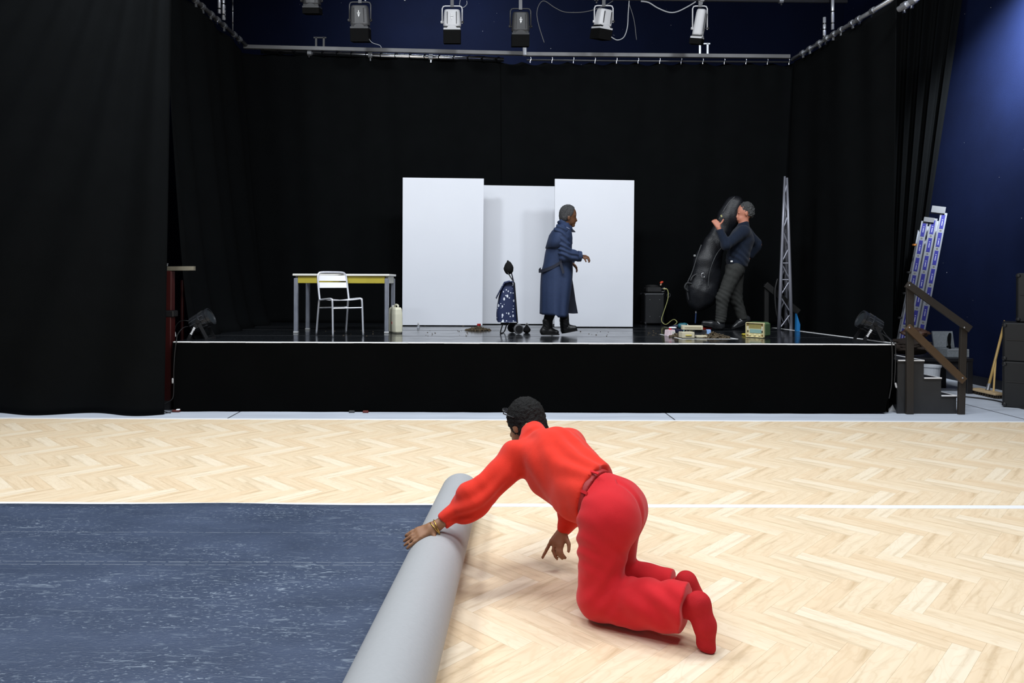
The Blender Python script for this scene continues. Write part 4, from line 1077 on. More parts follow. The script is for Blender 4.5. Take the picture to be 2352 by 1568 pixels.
# hanging spotlights
LAMPW = mat('pale_grey_lamp_paint', (.62, .62, .64), .4, var=.06); LAMPD = mat('dark_grey_lamp_paint', (.075, .075, .078), .45, var=.15); LAMPK = mat('black_lamp_paint', (.035, .035, .037), .45, var=.15)
def spot(label, px, pyt, pyb, hood_b, wpx, m, tilt=0.0, yaw=0.0, arrow=True, side=False):
    """pyt..pyb: housing; hood_b: bottom of the hood"""
    s = LB / F_PX; top = P(px, pyt, LB); c = P(px, (pyt + pyb) / 2, LB); h = (pyb - pyt) * s * 1.02; wd = wpx * s
    piv = P(px, pyb - (pyb - pyt) * .25, LB)
    t = thing('hanging_spotlight', label, 'spotlight', P(px, 2, LB), 'spotlights on the overhead bar')
    M = Matrix.Rotation(tilt, 3, 'Y') @ Matrix.Rotation(math.radians(14), 3, 'X') @ Matrix.Rotation(yaw, 3, 'Z')
    def L(x, y, z): return c + M @ Vector((x, y, z))
    vs = []; prof = [(h / 2, .80, .30), (h / 2 - .012, .9, .36), (h / 2 - .05, .96, .40), (-h / 2 + .02, 1.06, .44), (-h / 2, 1.02, .42)]; N = 24
    for z, kx, ky in prof:
        for k in range(N):
            a = 2 * math.pi * k / N; ca, sa = math.cos(a), math.sin(a)
            vs.append(L(wd / 2 * kx * math.copysign(abs(ca) ** .55, ca), wd * ky * math.copysign(abs(sa) ** .6, sa), z))
    fs = [(j * N + (k + 1) % N, j * N + k, (j + 1) * N + k, (j + 1) * N + (k + 1) % N) for j in range(4) for k in range(N)] + [tuple(range(N)), tuple(range(5 * N - 1, 4 * N - 1, -1))]
    hs = MB().add(vs, fs).build('housing', m, t, smooth=False)
    for x in (-.27, .27):
        MB().box(L(x * wd, -wd * .425, .0), (.008, .012, h * .72), M).build('vent_slot', BLACK_METAL, hs)
    if arrow:
        y = -wd * .445; g = MB()
        sc = wd * .9
        g.box(L(0, y, .17 * sc), (.05 * sc, .006, .16 * sc), M); g.box(L(-.07 * sc, y, .10 * sc), (.03 * sc, .006, .07 * sc), M); g.box(L(.07 * sc, y, .10 * sc), (.03 * sc, .006, .07 * sc), M)
        g.box(L(0, y, .075 * sc), (.17 * sc, .006, .03 * sc), M)
        g.prism([L(-.07 * sc, y - .003, .03 * sc), L(.07 * sc, y - .003, .03 * sc), L(0, y - .003, -.14 * sc)], M @ Vector((0, .006, 0)))
        g.build('white_arrow_mark', WHITE_PAINT, hs)
    hh = (hood_b - pyb) * s
    MB().box(L(0, 0, -h / 2 - .012), (wd * .9, wd * .8, .028), M).build('front_collar', BLACK_METAL, t)
    pl_ = MB().box(L(0, 0, -h / 2 - .038), (wd * .98, wd * .95, .026), M)
    pl_.prism([L(wd * .28 * math.cos(a), -wd * .478, -h / 2 - .028 + wd * .16 * math.sin(a)) for a in np.linspace(0, math.pi, 10)], M @ Vector((0, .012, 0)))
    pl_.build('filter_plate', m, t)
    z0, z1 = -h / 2 - .05, -h / 2 - .05 - max(hh - .06, .08); q = wd * .48; hd = MB()
    for dx, dy, sx, sy in ((0, -q, 2 * q, .012), (0, q, 2 * q, .012), (-q, 0, .012, 2 * q), (q, 0, .012, 2 * q)): hd.box(L(dx, dy, (z0 + z1) / 2), (sx, sy, z0 - z1), M)
    hd.build('hood', mat('matt_black_hood', (.004, .004, .0042), .8, spec=.1), t)
    MB().lathe(L(0, 0, z0 - .01), M @ Vector((0, 0, -1)), [(0, wd * .36), (.01, wd * .3), (.016, .01)], 20).build('lens', mat('lamp_lens_glass', (.1, .1, .11), .08), t)
    yw = wd / 2 + .022; yt = top.z + .065; yz = piv.z - .02
    yk = [Vector((piv.x - yw, LB, yz)), Vector((piv.x - yw, LB, yt - .04)), Vector((piv.x - yw + .015, LB, yt - .008)), Vector((piv.x - yw + .045, LB, yt)), Vector((piv.x + yw - .045, LB, yt)), Vector((piv.x + yw - .015, LB, yt - .008)), Vector((piv.x + yw, LB, yt - .04)), Vector((piv.x + yw, LB, yz))]
    MB().tube(yk, .010, 8).build('yoke', m, t, smooth=True)
    for sx in (-1, 1): MB().lathe(Vector((piv.x + sx * (yw + .022), LB, yz + .02)), (-sx, 0, 0), [(0, .018), (.014, .02), (.03, .008), (wd * .3, .008)], 12).build('tilt_knob', m if sx < 0 else BLACK_METAL, t)
    hk = P(px, 1, LB)
    MB().bar((hk.x, LB, yt - .02), (hk.x, LB, hk.z + .03), .035, .05).build('hook_clamp', DPIPE, t)
spot('dark grey hanging spotlight with white arrow, leftmost full one on the bar', 827, 15, 57, 95, 42, LAMPD)
spot('white hanging spotlight with faint arrow, second from the left', 1038.5, 24, 60, 99, 39, LAMPW)
spot('black hanging spotlight with white arrow in the middle of the bar', 1195.5, 30, 71, 106, 40, LAMPK)
spot('plain white hanging spotlight turned aside, second from the right', 1386.5, 23, 58, 90, 36, LAMPW, tilt=math.radians(7), yaw=.5, arrow=False)
spot('narrow pale hanging spotlight seen edge on, rightmost on the bar', 1607.5, 24, 79, 100, 27, LAMPW, tilt=math.radians(6), yaw=1.1, arrow=False)
spot('dark spotlight cut off by the picture top at the upper left', 716, -22, 10, 24, 38, LAMPK, arrow=False)
# clamps left on the beam
for px, py, lb in ((735, 96, 'empty dark clamp bracket standing on the left curtain beam'), (1616, 110, 'pale clamp bracket standing on the right curtain beam')):
    b = P(px, py + 14, YC); t = thing('clamp_bracket', lb, 'clamp', b); mm = DARK_GREY if px < 1000 else STEEL
    for dx in (-.06, .06): MB().bar(b + Vector((dx, 0, -.02)), b + Vector((dx, 0, .16)), .02, .03).build('arm', mm, t)
    MB().bar(b + Vector((-.10, 0, .16)), b + Vector((.10, 0, .16)), .02, .02).build('cross_bar', mm, t)
# loose rig cables
GREYC = mat('pale_grey_cable', (.35, .36, .38), .5); 
def rig(label, pts, m, r=.008):
    ps = [P(x, y, LB) for x, y in pts]; o = MB().tube(smooth_path(ps, 8), r, 6).build('rig_cable', m, None, smooth=True); tag(o, label, 'cable', 'loose cables on the rig')
rig('pale grey cable swooping between the fourth and fifth hanging spotlights', [(1472, 3), (1490, 6), (1510, 18), (1535, 28), (1555, 27), (1580, 15), (1598, 4)], GREYC, .010)
rig('pale grey cable loop beside the fourth hanging spotlight', [(1404, 85), (1418, 92), (1433, 85), (1441, 62), (1443, 30), (1445, 2)], GREYC, .008)
rig('dark cable slung between the third and fourth hanging spotlights', [(1250, 98), (1238, 60), (1233, 30), (1240, 8), (1252, 3), (1275, 18), (1300, 28), (1345, 27), (1385, 15), (1408, 2)], mat('dark_grey_cable', (.07, .07, .075), .5), .007)
rig('thin dark cable hanging right of the cable loop', [(1444, 6), (1456, 45), (1462, 92)], mat('dark_grey_cable', (.07, .07, .075), .5), .006)
rig('short cable curling from the second hanging spotlight', [(1057, 0), (1056, 12), (1064, 17), (1072, 10), (1072, 2)], GREYC, .005)
rig('thin cable running from the first hanging spotlight to the beam', [(845, 86), (855, 98), (872, 104), (876, 110)], GREYC, .005)

# ================================================================== right-hand corner: ladder, table, cases, broom
def ladder():
    Yb = 9.85
    BLU = mat('blue_ladder_label', (.003, .004, .19), .5, var=.1, spec=.2); LAL = mat('dull_ladder_aluminium', (.125, .135, .16), .5, metal=.3, var=.15)
    base = G(2072, 876); 
    foot = P(2072, 876, Yb); foot.z = 0.0
    topp = P(2150, 478, 10.25)
    t = thing('combination_ladder', 'aluminium three-part ladder with blue labels leaning against the blue wall', 'ladder', foot)
    ax = (topp - foot); Ln = ax.length; ax.normalize()
    wdir = Vector((.52, 1, 0)); wdir = (wdir - ax * wdir.dot(ax)).normalized()       # rung direction, away from the viewer
    sd = wdir.cross(ax).normalized()
    if sd.x < 0: sd = -sd
    for k, off in enumerate((-.105, .0, .105)):
        L0 = .02 if k < 2 else .10; L1 = Ln - (.22, .16, .06)[k]
        for wv in (0.0, .36):
            a = foot + ax * L0 + sd * off + wdir * wv; b = foot + ax * L1 + sd * off + wdir * wv
            if k == 2: a += Vector((0, 0, 0))
            st = MB()
            st.bar(a, b, .085, .022, up=wdir); stile = st.build('stile', LAL, t)
            if wv == 0.0:
                nseg = 9; pit = (L1 - L0) / nseg
                for q in range(nseg):
                    p0 = a + ax * (pit * q + .03) - wdir * .013; p1 = a + ax * (pit * (q + 1) - .03) - wdir * .013
                    MB().bar(p0, p1, .046, .003, up=wdir).build('blue_label', BLU, stile)
                    wm = MB(); d = p1 - p0; o_ = -wdir * .003; s0 = .12 + .18 * ((q + k) % 3) / 2
                    wm.bar(p0 + d * s0 + o_, p0 + d * (s0 + .33) + o_, .012, .002, up=wdir); wm.bar(p0 + d * (s0 + .39) + o_, p0 + d * (s0 + .45) + o_, .016, .002, up=wdir)
                    wm.build('white_print', mat('lilac_white_print', (.22, .23, .42), .5), stile)
                    MB().lathe(a + ax * (pit * q) - wdir * .0125, wdir, [(0, .014), (.003, .014)], 10).build('rung_end', BLACK_PLASTIC, stile)
        n = 9
        for q in range(n):
            p = foot + ax * (L0 + (L1 - L0) * (q + .0) / n + .01) + sd * off
            MB().tube([p + wdir * .011, p + wdir * .349], .014, 8).build('rung', LAL, t)
    hd = foot + ax * (Ln - .03) + sd * .03
    MB().box(hd - wdir * .012, (.17, .05, .10), Matrix((sd, wdir, ax)).transposed()).build('top_hinge', mat('grey_hinge', (.06, .063, .07), .5, metal=.2), t)
    MB().box(foot + ax * (Ln - .20) + sd * (-.06) - wdir * .02, (.13, .04, .07), Matrix((sd, wdir, ax)).transposed()).build('guide_bracket', mat('grey_hinge', (.06, .063, .07), .5), t)
    for q in (.36, .5, .62, .78): MB().bbox(foot + ax * Ln * q - sd * .17 + wdir * .05, (.05, .05, .03), .006).build('catch', mat('orange_catch', (.6, .22, .05), .5) if q > .7 else DARK_GREY, t)
ladder()

def black_table():
    Y0 = 9.05; x0, x1 = 5.20, 6.22; ztop = .45
    t = thing('side_table', 'low black table behind the stage steps under the case', 'table', ((x0 + x1) / 2, Y0 + .3, 0))
    BT = mat('black_table_paint', (.008, .008, .010), .5)
    MB().bbox(((x0 + x1) / 2, Y0 + .3, ztop - .02), (x1 - x0, .6, .04), .005).build('table_top', BT, t)
    for x in (x0 + .04, x1 - .04):
        for y in (Y0 + .04, Y0 + .56): MB().bbox((x, y, (ztop - .04) / 2), (.07, .07, ztop - .04), .004).build('leg', BT, t)
    for y in (Y0 + .04, Y0 + .56): MB().box(((x0 + x1) / 2, y, ztop - .08), (x1 - x0 - .15, .02, .08)).build('apron', BT, t)
    # open grey case
    GC = mat('speckled_grey_case', (.20, .22, .24), .5, var=.4, scale=60)
    a = P(2170, 822, Y0 + .25); b = P(2207, 822, Y0 + .25)
    c = thing('open_case', 'open grey metal case standing on the black side table', 'case', ((a.x + b.x) / 2, Y0 + .3, ztop))
    hb = .10; lo = MB(); cx = (a.x + b.x) / 2 + .02; w_ = b.x - a.x + .06
    lo.box((cx, Y0 + .18, ztop + hb / 2), (w_, .012, hb)); lo.box((cx, Y0 + .42, ztop + hb / 2), (w_, .012, hb)); lo.box((cx - w_ / 2, Y0 + .3, ztop + hb / 2), (.012, .25, hb)); lo.box((cx + w_ / 2, Y0 + .3, ztop + hb / 2), (.012, .25, hb)); lo.box((cx, Y0 + .3, ztop + .006), (w_, .25, .012))
    lo.build('tray', GC, c)
    MB().box((cx - .005, Y0 + .475, ztop + hb + .105), (w_, .02, .215), Matrix.Rotation(-.2, 3, 'X')).build('lid', GC, c)
    MB().box((cx, Y0 + .173, ztop + hb - .008), (w_, .006, .012)).build('rim', ALU, c)
    MB().tube(smooth_path([(cx + .03, Y0 + .38, ztop + .09), (cx + .02, Y0 + .4, ztop + .22), (cx + .07, Y0 + .44, ztop + .28), (cx - .02, Y0 + .32, ztop + .14), (cx - .06, Y0 + .3, ztop + .12)], 6), .014, 6).build('black_strap', BLACK_CLOTH, c, smooth=True)
    g = lump(MB(), (5.55, Y0 + .28, ztop + .125), (.29, .22, .105), 4.4, 40, 26, amp=.5).build('cloth_bundle', mat('dark_brown_cloth', (.030, .020, .015), .9, var=.5, scale=8), None, smooth=True)
    tag(g, 'crumpled dark brown cloth bundle on the black side table', 'cloth')
    g = lump(MB(), (5.70, Y0 + .36, ztop + .295), (.15, .11, .07), 7.7, 36, 22, amp=.5).build('brown_bag', mat('reddish_brown_leather', (.085, .040, .025), .6, var=.3, scale=10), None, smooth=True)
    tag(g, 'small reddish brown bag on top of the dark cloth bundle', 'bag')
black_table()
# white bucket behind the steps
b = G(2136, 893) ; b.x, b.y = P(2136, 850, 8.9).x, 8.9
bk = thing('plastic_bucket', 'white plastic bucket half hidden behind the stage steps', 'bucket', (b.x, b.y, 0))
zr = P(2136, 838, 8.9).z
MB().lathe((b.x, b.y, 0), (0, 0, 1), [(0, .085), (zr - .02, .115), (zr - .02, .125), (zr, .125), (zr, .115), (zr - .03, .108), (.02, .08)], 24).build('tub', mat('translucent_white_plastic', (.45, .47, .50), .4), bk)
MB().tube([(b.x + .13 * math.cos(a), b.y + .02, zr - .02 - .09 * math.sin(a)) for a in np.linspace(0, math.pi, 14)], .004, 6).build('handle', STEEL, bk)
# stool under the table edge
st0 = Vector((5.95, 8.88, 0))

# stacked black cases at the right edge
FC = mat('black_flight_case', (.0045, .0048, .0054), .6, var=.25, scale=10)
def case(label, o, wd, dp, z0, z1, turn, name='flight_case', group='stacked black cases'):
    M = Matrix.Rotation(turn, 3, 'Z'); o = Vector((o[0], o[1], 0))
    def L(x, y, z): return o + M @ Vector((x, y, 0)) + Vector((0, 0, z))
    t = thing(name, label, 'case' if name == 'flight_case' else 'loudspeaker', L(wd / 2, dp / 2, z0), group)
    MB().bbox(L(wd / 2, dp / 2, (z0 + z1) / 2), (wd, dp, z1 - z0), .012, M).build('body', FC, t)
    for x in (.012, wd - .012):
        for z in (z0 + .03, z1 - .03): MB().bbox(L(x, .012, z), (.05, .05, .05), .015, M).build('corner', BLACK_METAL, t)
    MB().box(L(wd / 2, -.003, z0 + (z1 - z0) * .56), (wd - .06, .006, .01), M).build('lid_seam', BLACK_METAL, t)
    MB().tube([L(.4 * wd, -.02, z0 + .3 * (z1 - z0)), L(.6 * wd, -.02, z0 + .3 * (z1 - z0))], .012, 8).build('handle', BLACK_PLASTIC, t)
q0 = G(2304, 934.5); zt = P(2320, 741, q0.y).z; TN = math.radians(-35)
case('large black case on the floor at the right picture edge', q0, .60, .50, 0.002, .52, TN)
case('large black case stacked on the floor case at the right edge', q0, .60, .50, .524, zt, TN)
qa = P(2336, 700, q0.y + .05)
case('tall narrow black speaker on top of the stacked cases at the right edge', qa, .42, .36, zt + .004, P(2340, 627, q0.y + .1).z, TN, 'loudspeaker')
# broom
def broom():
    hb = G(2272, 907); t = thing('push_broom', 'wide push broom with a yellow wooden handle leaning by the cases', 'broom', hb)
    YW = mat('varnished_yellow_wood', (.46, .30, .10), .45, var=.2, scale=8)
    BH = mat('pale_broom_wood', (.50, .36, .20), .6, var=.25, scale=8)
    a, b = G(2241, 903), G(2302, 917)
    d = (b - a).normalized(); M = Matrix.Rotation(math.atan2(d.y, d.x), 3, 'Z')
    c = (a + b) / 2 + Vector((0, 0.02, 0)); L_ = (b - a).length
    MB().bbox(c + Vector((0, 0, .055)), (L_, .15, .028), .006, M).build('head_board', BH, t)
    m = MB(); rnd = random.Random(4)
    for _ in range(260):
        p = c + M @ Vector((rnd.uniform(-.48, .48) * L_, rnd.uniform(-.06, .06), 0)); m.box(p + Vector((0, 0, .022)), (.006, .006, .043))
    br = m.build('bristles', mat('dark_bristle', (.04, .03, .02), .9), t); br['kind'] = 'stuff'
    f = c + Vector((.0, 0, .065)); top = P(2328, 659, f.y + .75)
    MB().tube([f, top], [.0165, .0155], 10).build('handle', YW, t, smooth=True)
    MB().lathe(f, (top - f), [(0, .024), (.10, .021)], 12).build('socket', STEEL, t)
    f2 = c + M @ Vector((.05, 0.04, .065)); 
    MB().bar(f2, f + (top - f) * .30, .02, .012).build('brace', YW, t)
broom()
cb = MB().tube(smooth_path([G(2215, 912), G(2250, 916), G(2285, 921), G(2320, 930), G(2352, 940), G(2400, 945)], 8), .009, 8).build('floor_cable', CABLE, None, smooth=True)
for v in cb.data.vertices: v.co.z += .009
tag(cb, 'black cable curving over the concrete in front of the broom', 'cable')

# ================================================================== red mast in the gap at the left of the stage
def red_mast():
    Ym = 7.80; a = P(391, 640, Ym); t = thing('lifting_mast', 'dark red lifting mast with a metal fork in the gap left of the stage', 'lifting mast', (a.x, Ym, 0))
    RD = mat('dark_red_paint', (.040, .0025, .002), .5, var=.25)
    zt = P(391, 622, Ym).z; zj = P(391, 720, Ym).z
    x2 = P(419, 680, 8.2).x; xc = P(391, 680, Ym).x
    MB().bbox((xc, Ym, (zj + .03 + zt) / 2), (.065, .10, zt - zj - .03), .008).build('upper_section', RD, t)
    MB().bbox((xc - .01, Ym, (zj - .03) / 2 + .04), (.085, .12, zj - .11), .008).build('lower_section', RD, t)
    MB().bbox((xc, Ym, zj), (.12, .13, .07), .008).build('joint_collar', BLACK_METAL, t)
    MB().tube([(x2, 8.2, 0), (x2, 8.2, zt - .1)], .02, 10).build('guide_tube', RD, t)
    MB().bbox((xc - .02, Ym + .05, .05), (.12, .25, .1), .01).build('base', BLACK_METAL, t)
    p0, p1 = P(386, 616.5, Ym - .02), P(447, 616, Ym - .02)
    MB().bar(p0, p1, .05, .045).build('fork', mat('worn_brass_metal', (.32, .29, .22), .4, metal=.5, var=.3, scale=20), t)
    MB().bar(P(375, 613, Ym - .02), p0, .04, .03).build('fork_bracket', DARK_GREY, t)
    for x in (378, 384): MB().lathe(P(x, 611, Ym - .02), (0, 0, 1), [(0, .008), (.02, .008), (.02, .012), (.03, .012)], 10).build('bolt', STEEL, t)
red_mast()

# ================================================================== people: implicit surfaces turned into one continuous mesh
class SDF:
    def __init__(self, lo, hi, h):
        self.lo = np.array(lo, float); self.h = h
        self.n = np.ceil((np.array(hi, float) - self.lo) / h).astype(int) + 1
        self.d = np.full(tuple(self.n), 0.5, dtype=np.float32)
        self.ax = [(self.lo[i] + h * np.arange(self.n[i])).astype(np.float32) for i in range(3)]
    def _sub(self, mn, mx):
        i0 = np.maximum(np.floor((mn - self.lo) / self.h).astype(int), 0); i1 = np.minimum(np.ceil((mx - self.lo) / self.h).astype(int) + 1, self.n)
        if np.any(i1 <= i0): return None
        sl = tuple(slice(a, b) for a, b in zip(i0, i1))
        X, Y, Z = np.meshgrid(*[self.ax[i][sl[i]] for i in range(3)], indexing='ij')
        return sl, X, Y, Z
    def _comb(self, sl, q, k):
        d = self.d[sl]
        if k > 0:
            hh = np.clip(0.5 + 0.5 * (d - q) / k, 0, 1); self.d[sl] = d * (1 - hh) + q * hh - k * hh * (1 - hh)
        else: self.d[sl] = np.minimum(d, q)
    def cone(self, a, b, ra, rb, k=0.02, flat=None):
        """tapered capsule; flat=(direction, factor): thinner by factor along direction"""
        a = np.array(a, float); b = np.array(b, float); R = max(ra, rb) + k + 3 * self.h
        r = self._sub(np.minimum(a, b) - R, np.maximum(a, b) + R)
        if r is None: return self
        sl, X, Y, Z = r; px, py, pz = X - a[0], Y - a[1], Z - a[2]; ba = b - a
        if flat:
            n = np.array(flat[0], float); n /= np.linalg.norm(n); f = flat[1] - 1
            dd = px * n[0] + py * n[1] + pz * n[2]; px = px + n[0] * dd * f; py = py + n[1] * dd * f; pz = pz + n[2] * dd * f
            ba = ba + n * np.dot(ba, n) * f
        L2 = float(ba @ ba) + 1e-9
        t = np.clip((px * ba[0] + py * ba[1] + pz * ba[2]) / L2, 0, 1)
        q = np.sqrt((px - ba[0] * t) ** 2 + (py - ba[1] * t) ** 2 + (pz - ba[2] * t) ** 2) - (ra + (rb - ra) * t)
        if flat: q = q / (1 + 0.3 * (flat[1] - 1))
        self._comb(sl, q.astype(np.float32), k); return self
    def ell(self, c, rad, M=None, k=0.02):
        c = np.array(c, float); rad = np.array(rad, float); R = rad.max() + k + 3 * self.h
        r = self._sub(c - R, c + R)
        if r is None: return self
        sl, X, Y, Z = r; p = np.stack([X - c[0], Y - c[1], Z - c[2]], -1)
        if M is not None: p = p @ np.array(M)          # columns of M = local axes
        q = p / rad; l = np.sqrt((q * q).sum(-1)); l2 = np.sqrt(((q / rad) ** 2).sum(-1)) + 1e-9
        self._comb(sl, (l * (l - 1) / l2).astype(np.float32), k); return self
    def chain(self, pts, rs, k=0.02, flat=None):
        for i in range(len(pts) - 1): self.cone(pts[i], pts[i + 1], rs[i], rs[i + 1], k, flat)
        return self
    def cut(self, p, n):
        """remove what lies beyond the plane through p with normal n"""
        p = np.array(p, float); n = np.array(n, float); n /= np.linalg.norm(n)
        X, Y, Z = np.meshgrid(*self.ax, indexing='ij')
        self.d = np.maximum(self.d, ((X - p[0]) * n[0] + (Y - p[1]) * n[1] + (Z - p[2]) * n[2]).astype(np.float32)); return self
    def mesh(self):
        d = self.d; s = d < 0
        cnt = np.zeros(tuple(self.n - 1), np.int8)
        for i in (0, 1):
            for j in (0, 1):
                for k in (0, 1): cnt += s[i:i + self.n[0] - 1, j:j + self.n[1] - 1, k:k + self.n[2] - 1]
        act = np.argwhere((cnt > 0) & (cnt < 8)); idx = -np.ones(cnt.shape, np.int64); idx[tuple(act.T)] = np.arange(len(act))
        acc = np.zeros((len(act), 3)); num = np.zeros(len(act))
        corners = [(i, j, k) for i in (0, 1) for j in (0, 1) for k in (0, 1)]
        val = {c: d[act[:, 0] + c[0], act[:, 1] + c[1], act[:, 2] + c[2]] for c in corners}
        for c in corners:
            for ax in range(3):
                if c[ax] == 0:
                    e = list(c); e[ax] = 1; e = tuple(e); a, b = val[c], val[e]; x = (a < 0) != (b < 0)
                    t = np.where(x, a / np.where(np.abs(a - b) < 1e-9, 1, a - b), 0)
                    p = np.array(c, float)[None, :].repeat(len(act), 0); p[:, ax] += t
                    acc += p * x[:, None]; num += x
        v = self.lo + (act + acc / np.maximum(num, 1)[:, None]) * self.h
        quads = []
        for ax in range(3):
            o = [a for a in range(3) if a != ax]
            sl0 = [slice(None)] * 3; sl1 = [slice(None)] * 3; sl0[ax] = slice(0, -1); sl1[ax] = slice(1, None)
            x = s[tuple(sl0)] != s[tuple(sl1)]
            e = np.argwhere(x); e = e[(e[:, o[0]] > 0) & (e[:, o[1]] > 0) & (e[:, o[0]] < self.n[o[0]] - 1) & (e[:, o[1]] < self.n[o[1]] - 1)]
            if len(e) == 0: continue
            def g(da, db):
                q = e.copy(); q[:, o[0]] -= da; q[:, o[1]] -= db; return idx[tuple(q.T)]
            f = np.stack([g(1, 1), g(0, 1), g(0, 0), g(1, 0)], 1)
            ins = s[tuple(e.T)]
            flip = ins if ax != 1 else ~ins
            f[~flip] = f[~flip][:, ::-1]
            quads.append(f)
        return v, np.concatenate(quads)
    def build(self, name, m, parent, relax=2, disp=None):
        v, f = self.mesh()
        # light Laplacian relaxation keeps the surface smooth
        e = np.concatenate([f[:, [0, 1]], f[:, [1, 2]], f[:, [2, 3]], f[:, [3, 0]]])
        for _ in range(relax):
            acc = np.zeros_like(v); num = np.zeros(len(v))
            np.add.at(acc, e[:, 0], v[e[:, 1]]); np.add.at(acc, e[:, 1], v[e[:, 0]]); np.add.at(num, e[:, 0], 1); np.add.at(num, e[:, 1], 1)
            v = v * .5 + .5 * acc / np.maximum(num, 1)[:, None]
        if disp is not None:
            fn = np.cross(v[f[:, 2]] - v[f[:, 0]], v[f[:, 3]] - v[f[:, 1]]); vn = np.zeros_like(v)
            for k in range(4): np.add.at(vn, f[:, k], fn)
            vn /= np.linalg.norm(vn, axis=1)[:, None] + 1e-9
            v = v + vn * disp(v)[:, None]
        org = np.array(ORIG[parent.name])
        me = bpy.data.meshes.new(name)
        me.vertices.add(len(v)); me.vertices.foreach_set('co', (v - org).astype(np.float32).ravel())
        me.loops.add(4 * len(f)); me.loops.foreach_set('vertex_index', f.astype(np.int32).ravel())
        me.polygons.add(len(f)); me.polygons.foreach_set('loop_start', np.arange(0, 4 * len(f), 4, dtype=np.int32))
        me.polygons.foreach_set('use_smooth', np.ones(len(f), dtype=bool))
        me.update(calc_edges=True); me.validate(); me.materials.append(m)
        o = bpy.data.objects.new(name, me); C.objects.link(o); o.parent = parent; ORIG[o.name] = ORIG[parent.name]
        return o

def wave(v, d, lam, ph=0.0, warp=0.0, wl=0.3):
    d = np.array(d, float); d /= np.linalg.norm(d)
    w = warp * (np.sin(v[:, 0] * 6.28 / wl + 1.3) + np.sin(v[:, 1] * 6.28 / wl * 1.3 + .4) + np.sin(v[:, 2] * 6.28 / wl * .8 + 2.1)) if warp else 0
    return np.sin(v @ d * 6.2832 / lam + ph + w)
def near(v, c, r): return np.exp(-((v - np.array(c)) ** 2).sum(1) / (r * r))
def lumpy(v, sc, amp): return amp * (np.sin(v[:, 0] * sc + 1.1 * np.sin(v[:, 1] * sc * .9)) * np.sin(v[:, 1] * sc * 1.1 + np.sin(v[:, 2] * sc)) * np.sin(v[:, 2] * sc * 1.05 + .8 * np.sin(v[:, 0] * sc * 1.2)))

def fin(S, base, dirs, lens, r0, r1, k=.004):
    """finger: chain from base through bends"""
    p = np.array(base, float); rs = np.linspace(r0, r1, len(dirs) + 1)
    for i, (d, L) in enumerate(zip(dirs, lens)):
        d = np.array(d, float); q = p + d / np.linalg.norm(d) * L; S.cone(p, q, rs[i], rs[i + 1], k); p = q
    return p

A3 = lambda p: np.array(p, float)
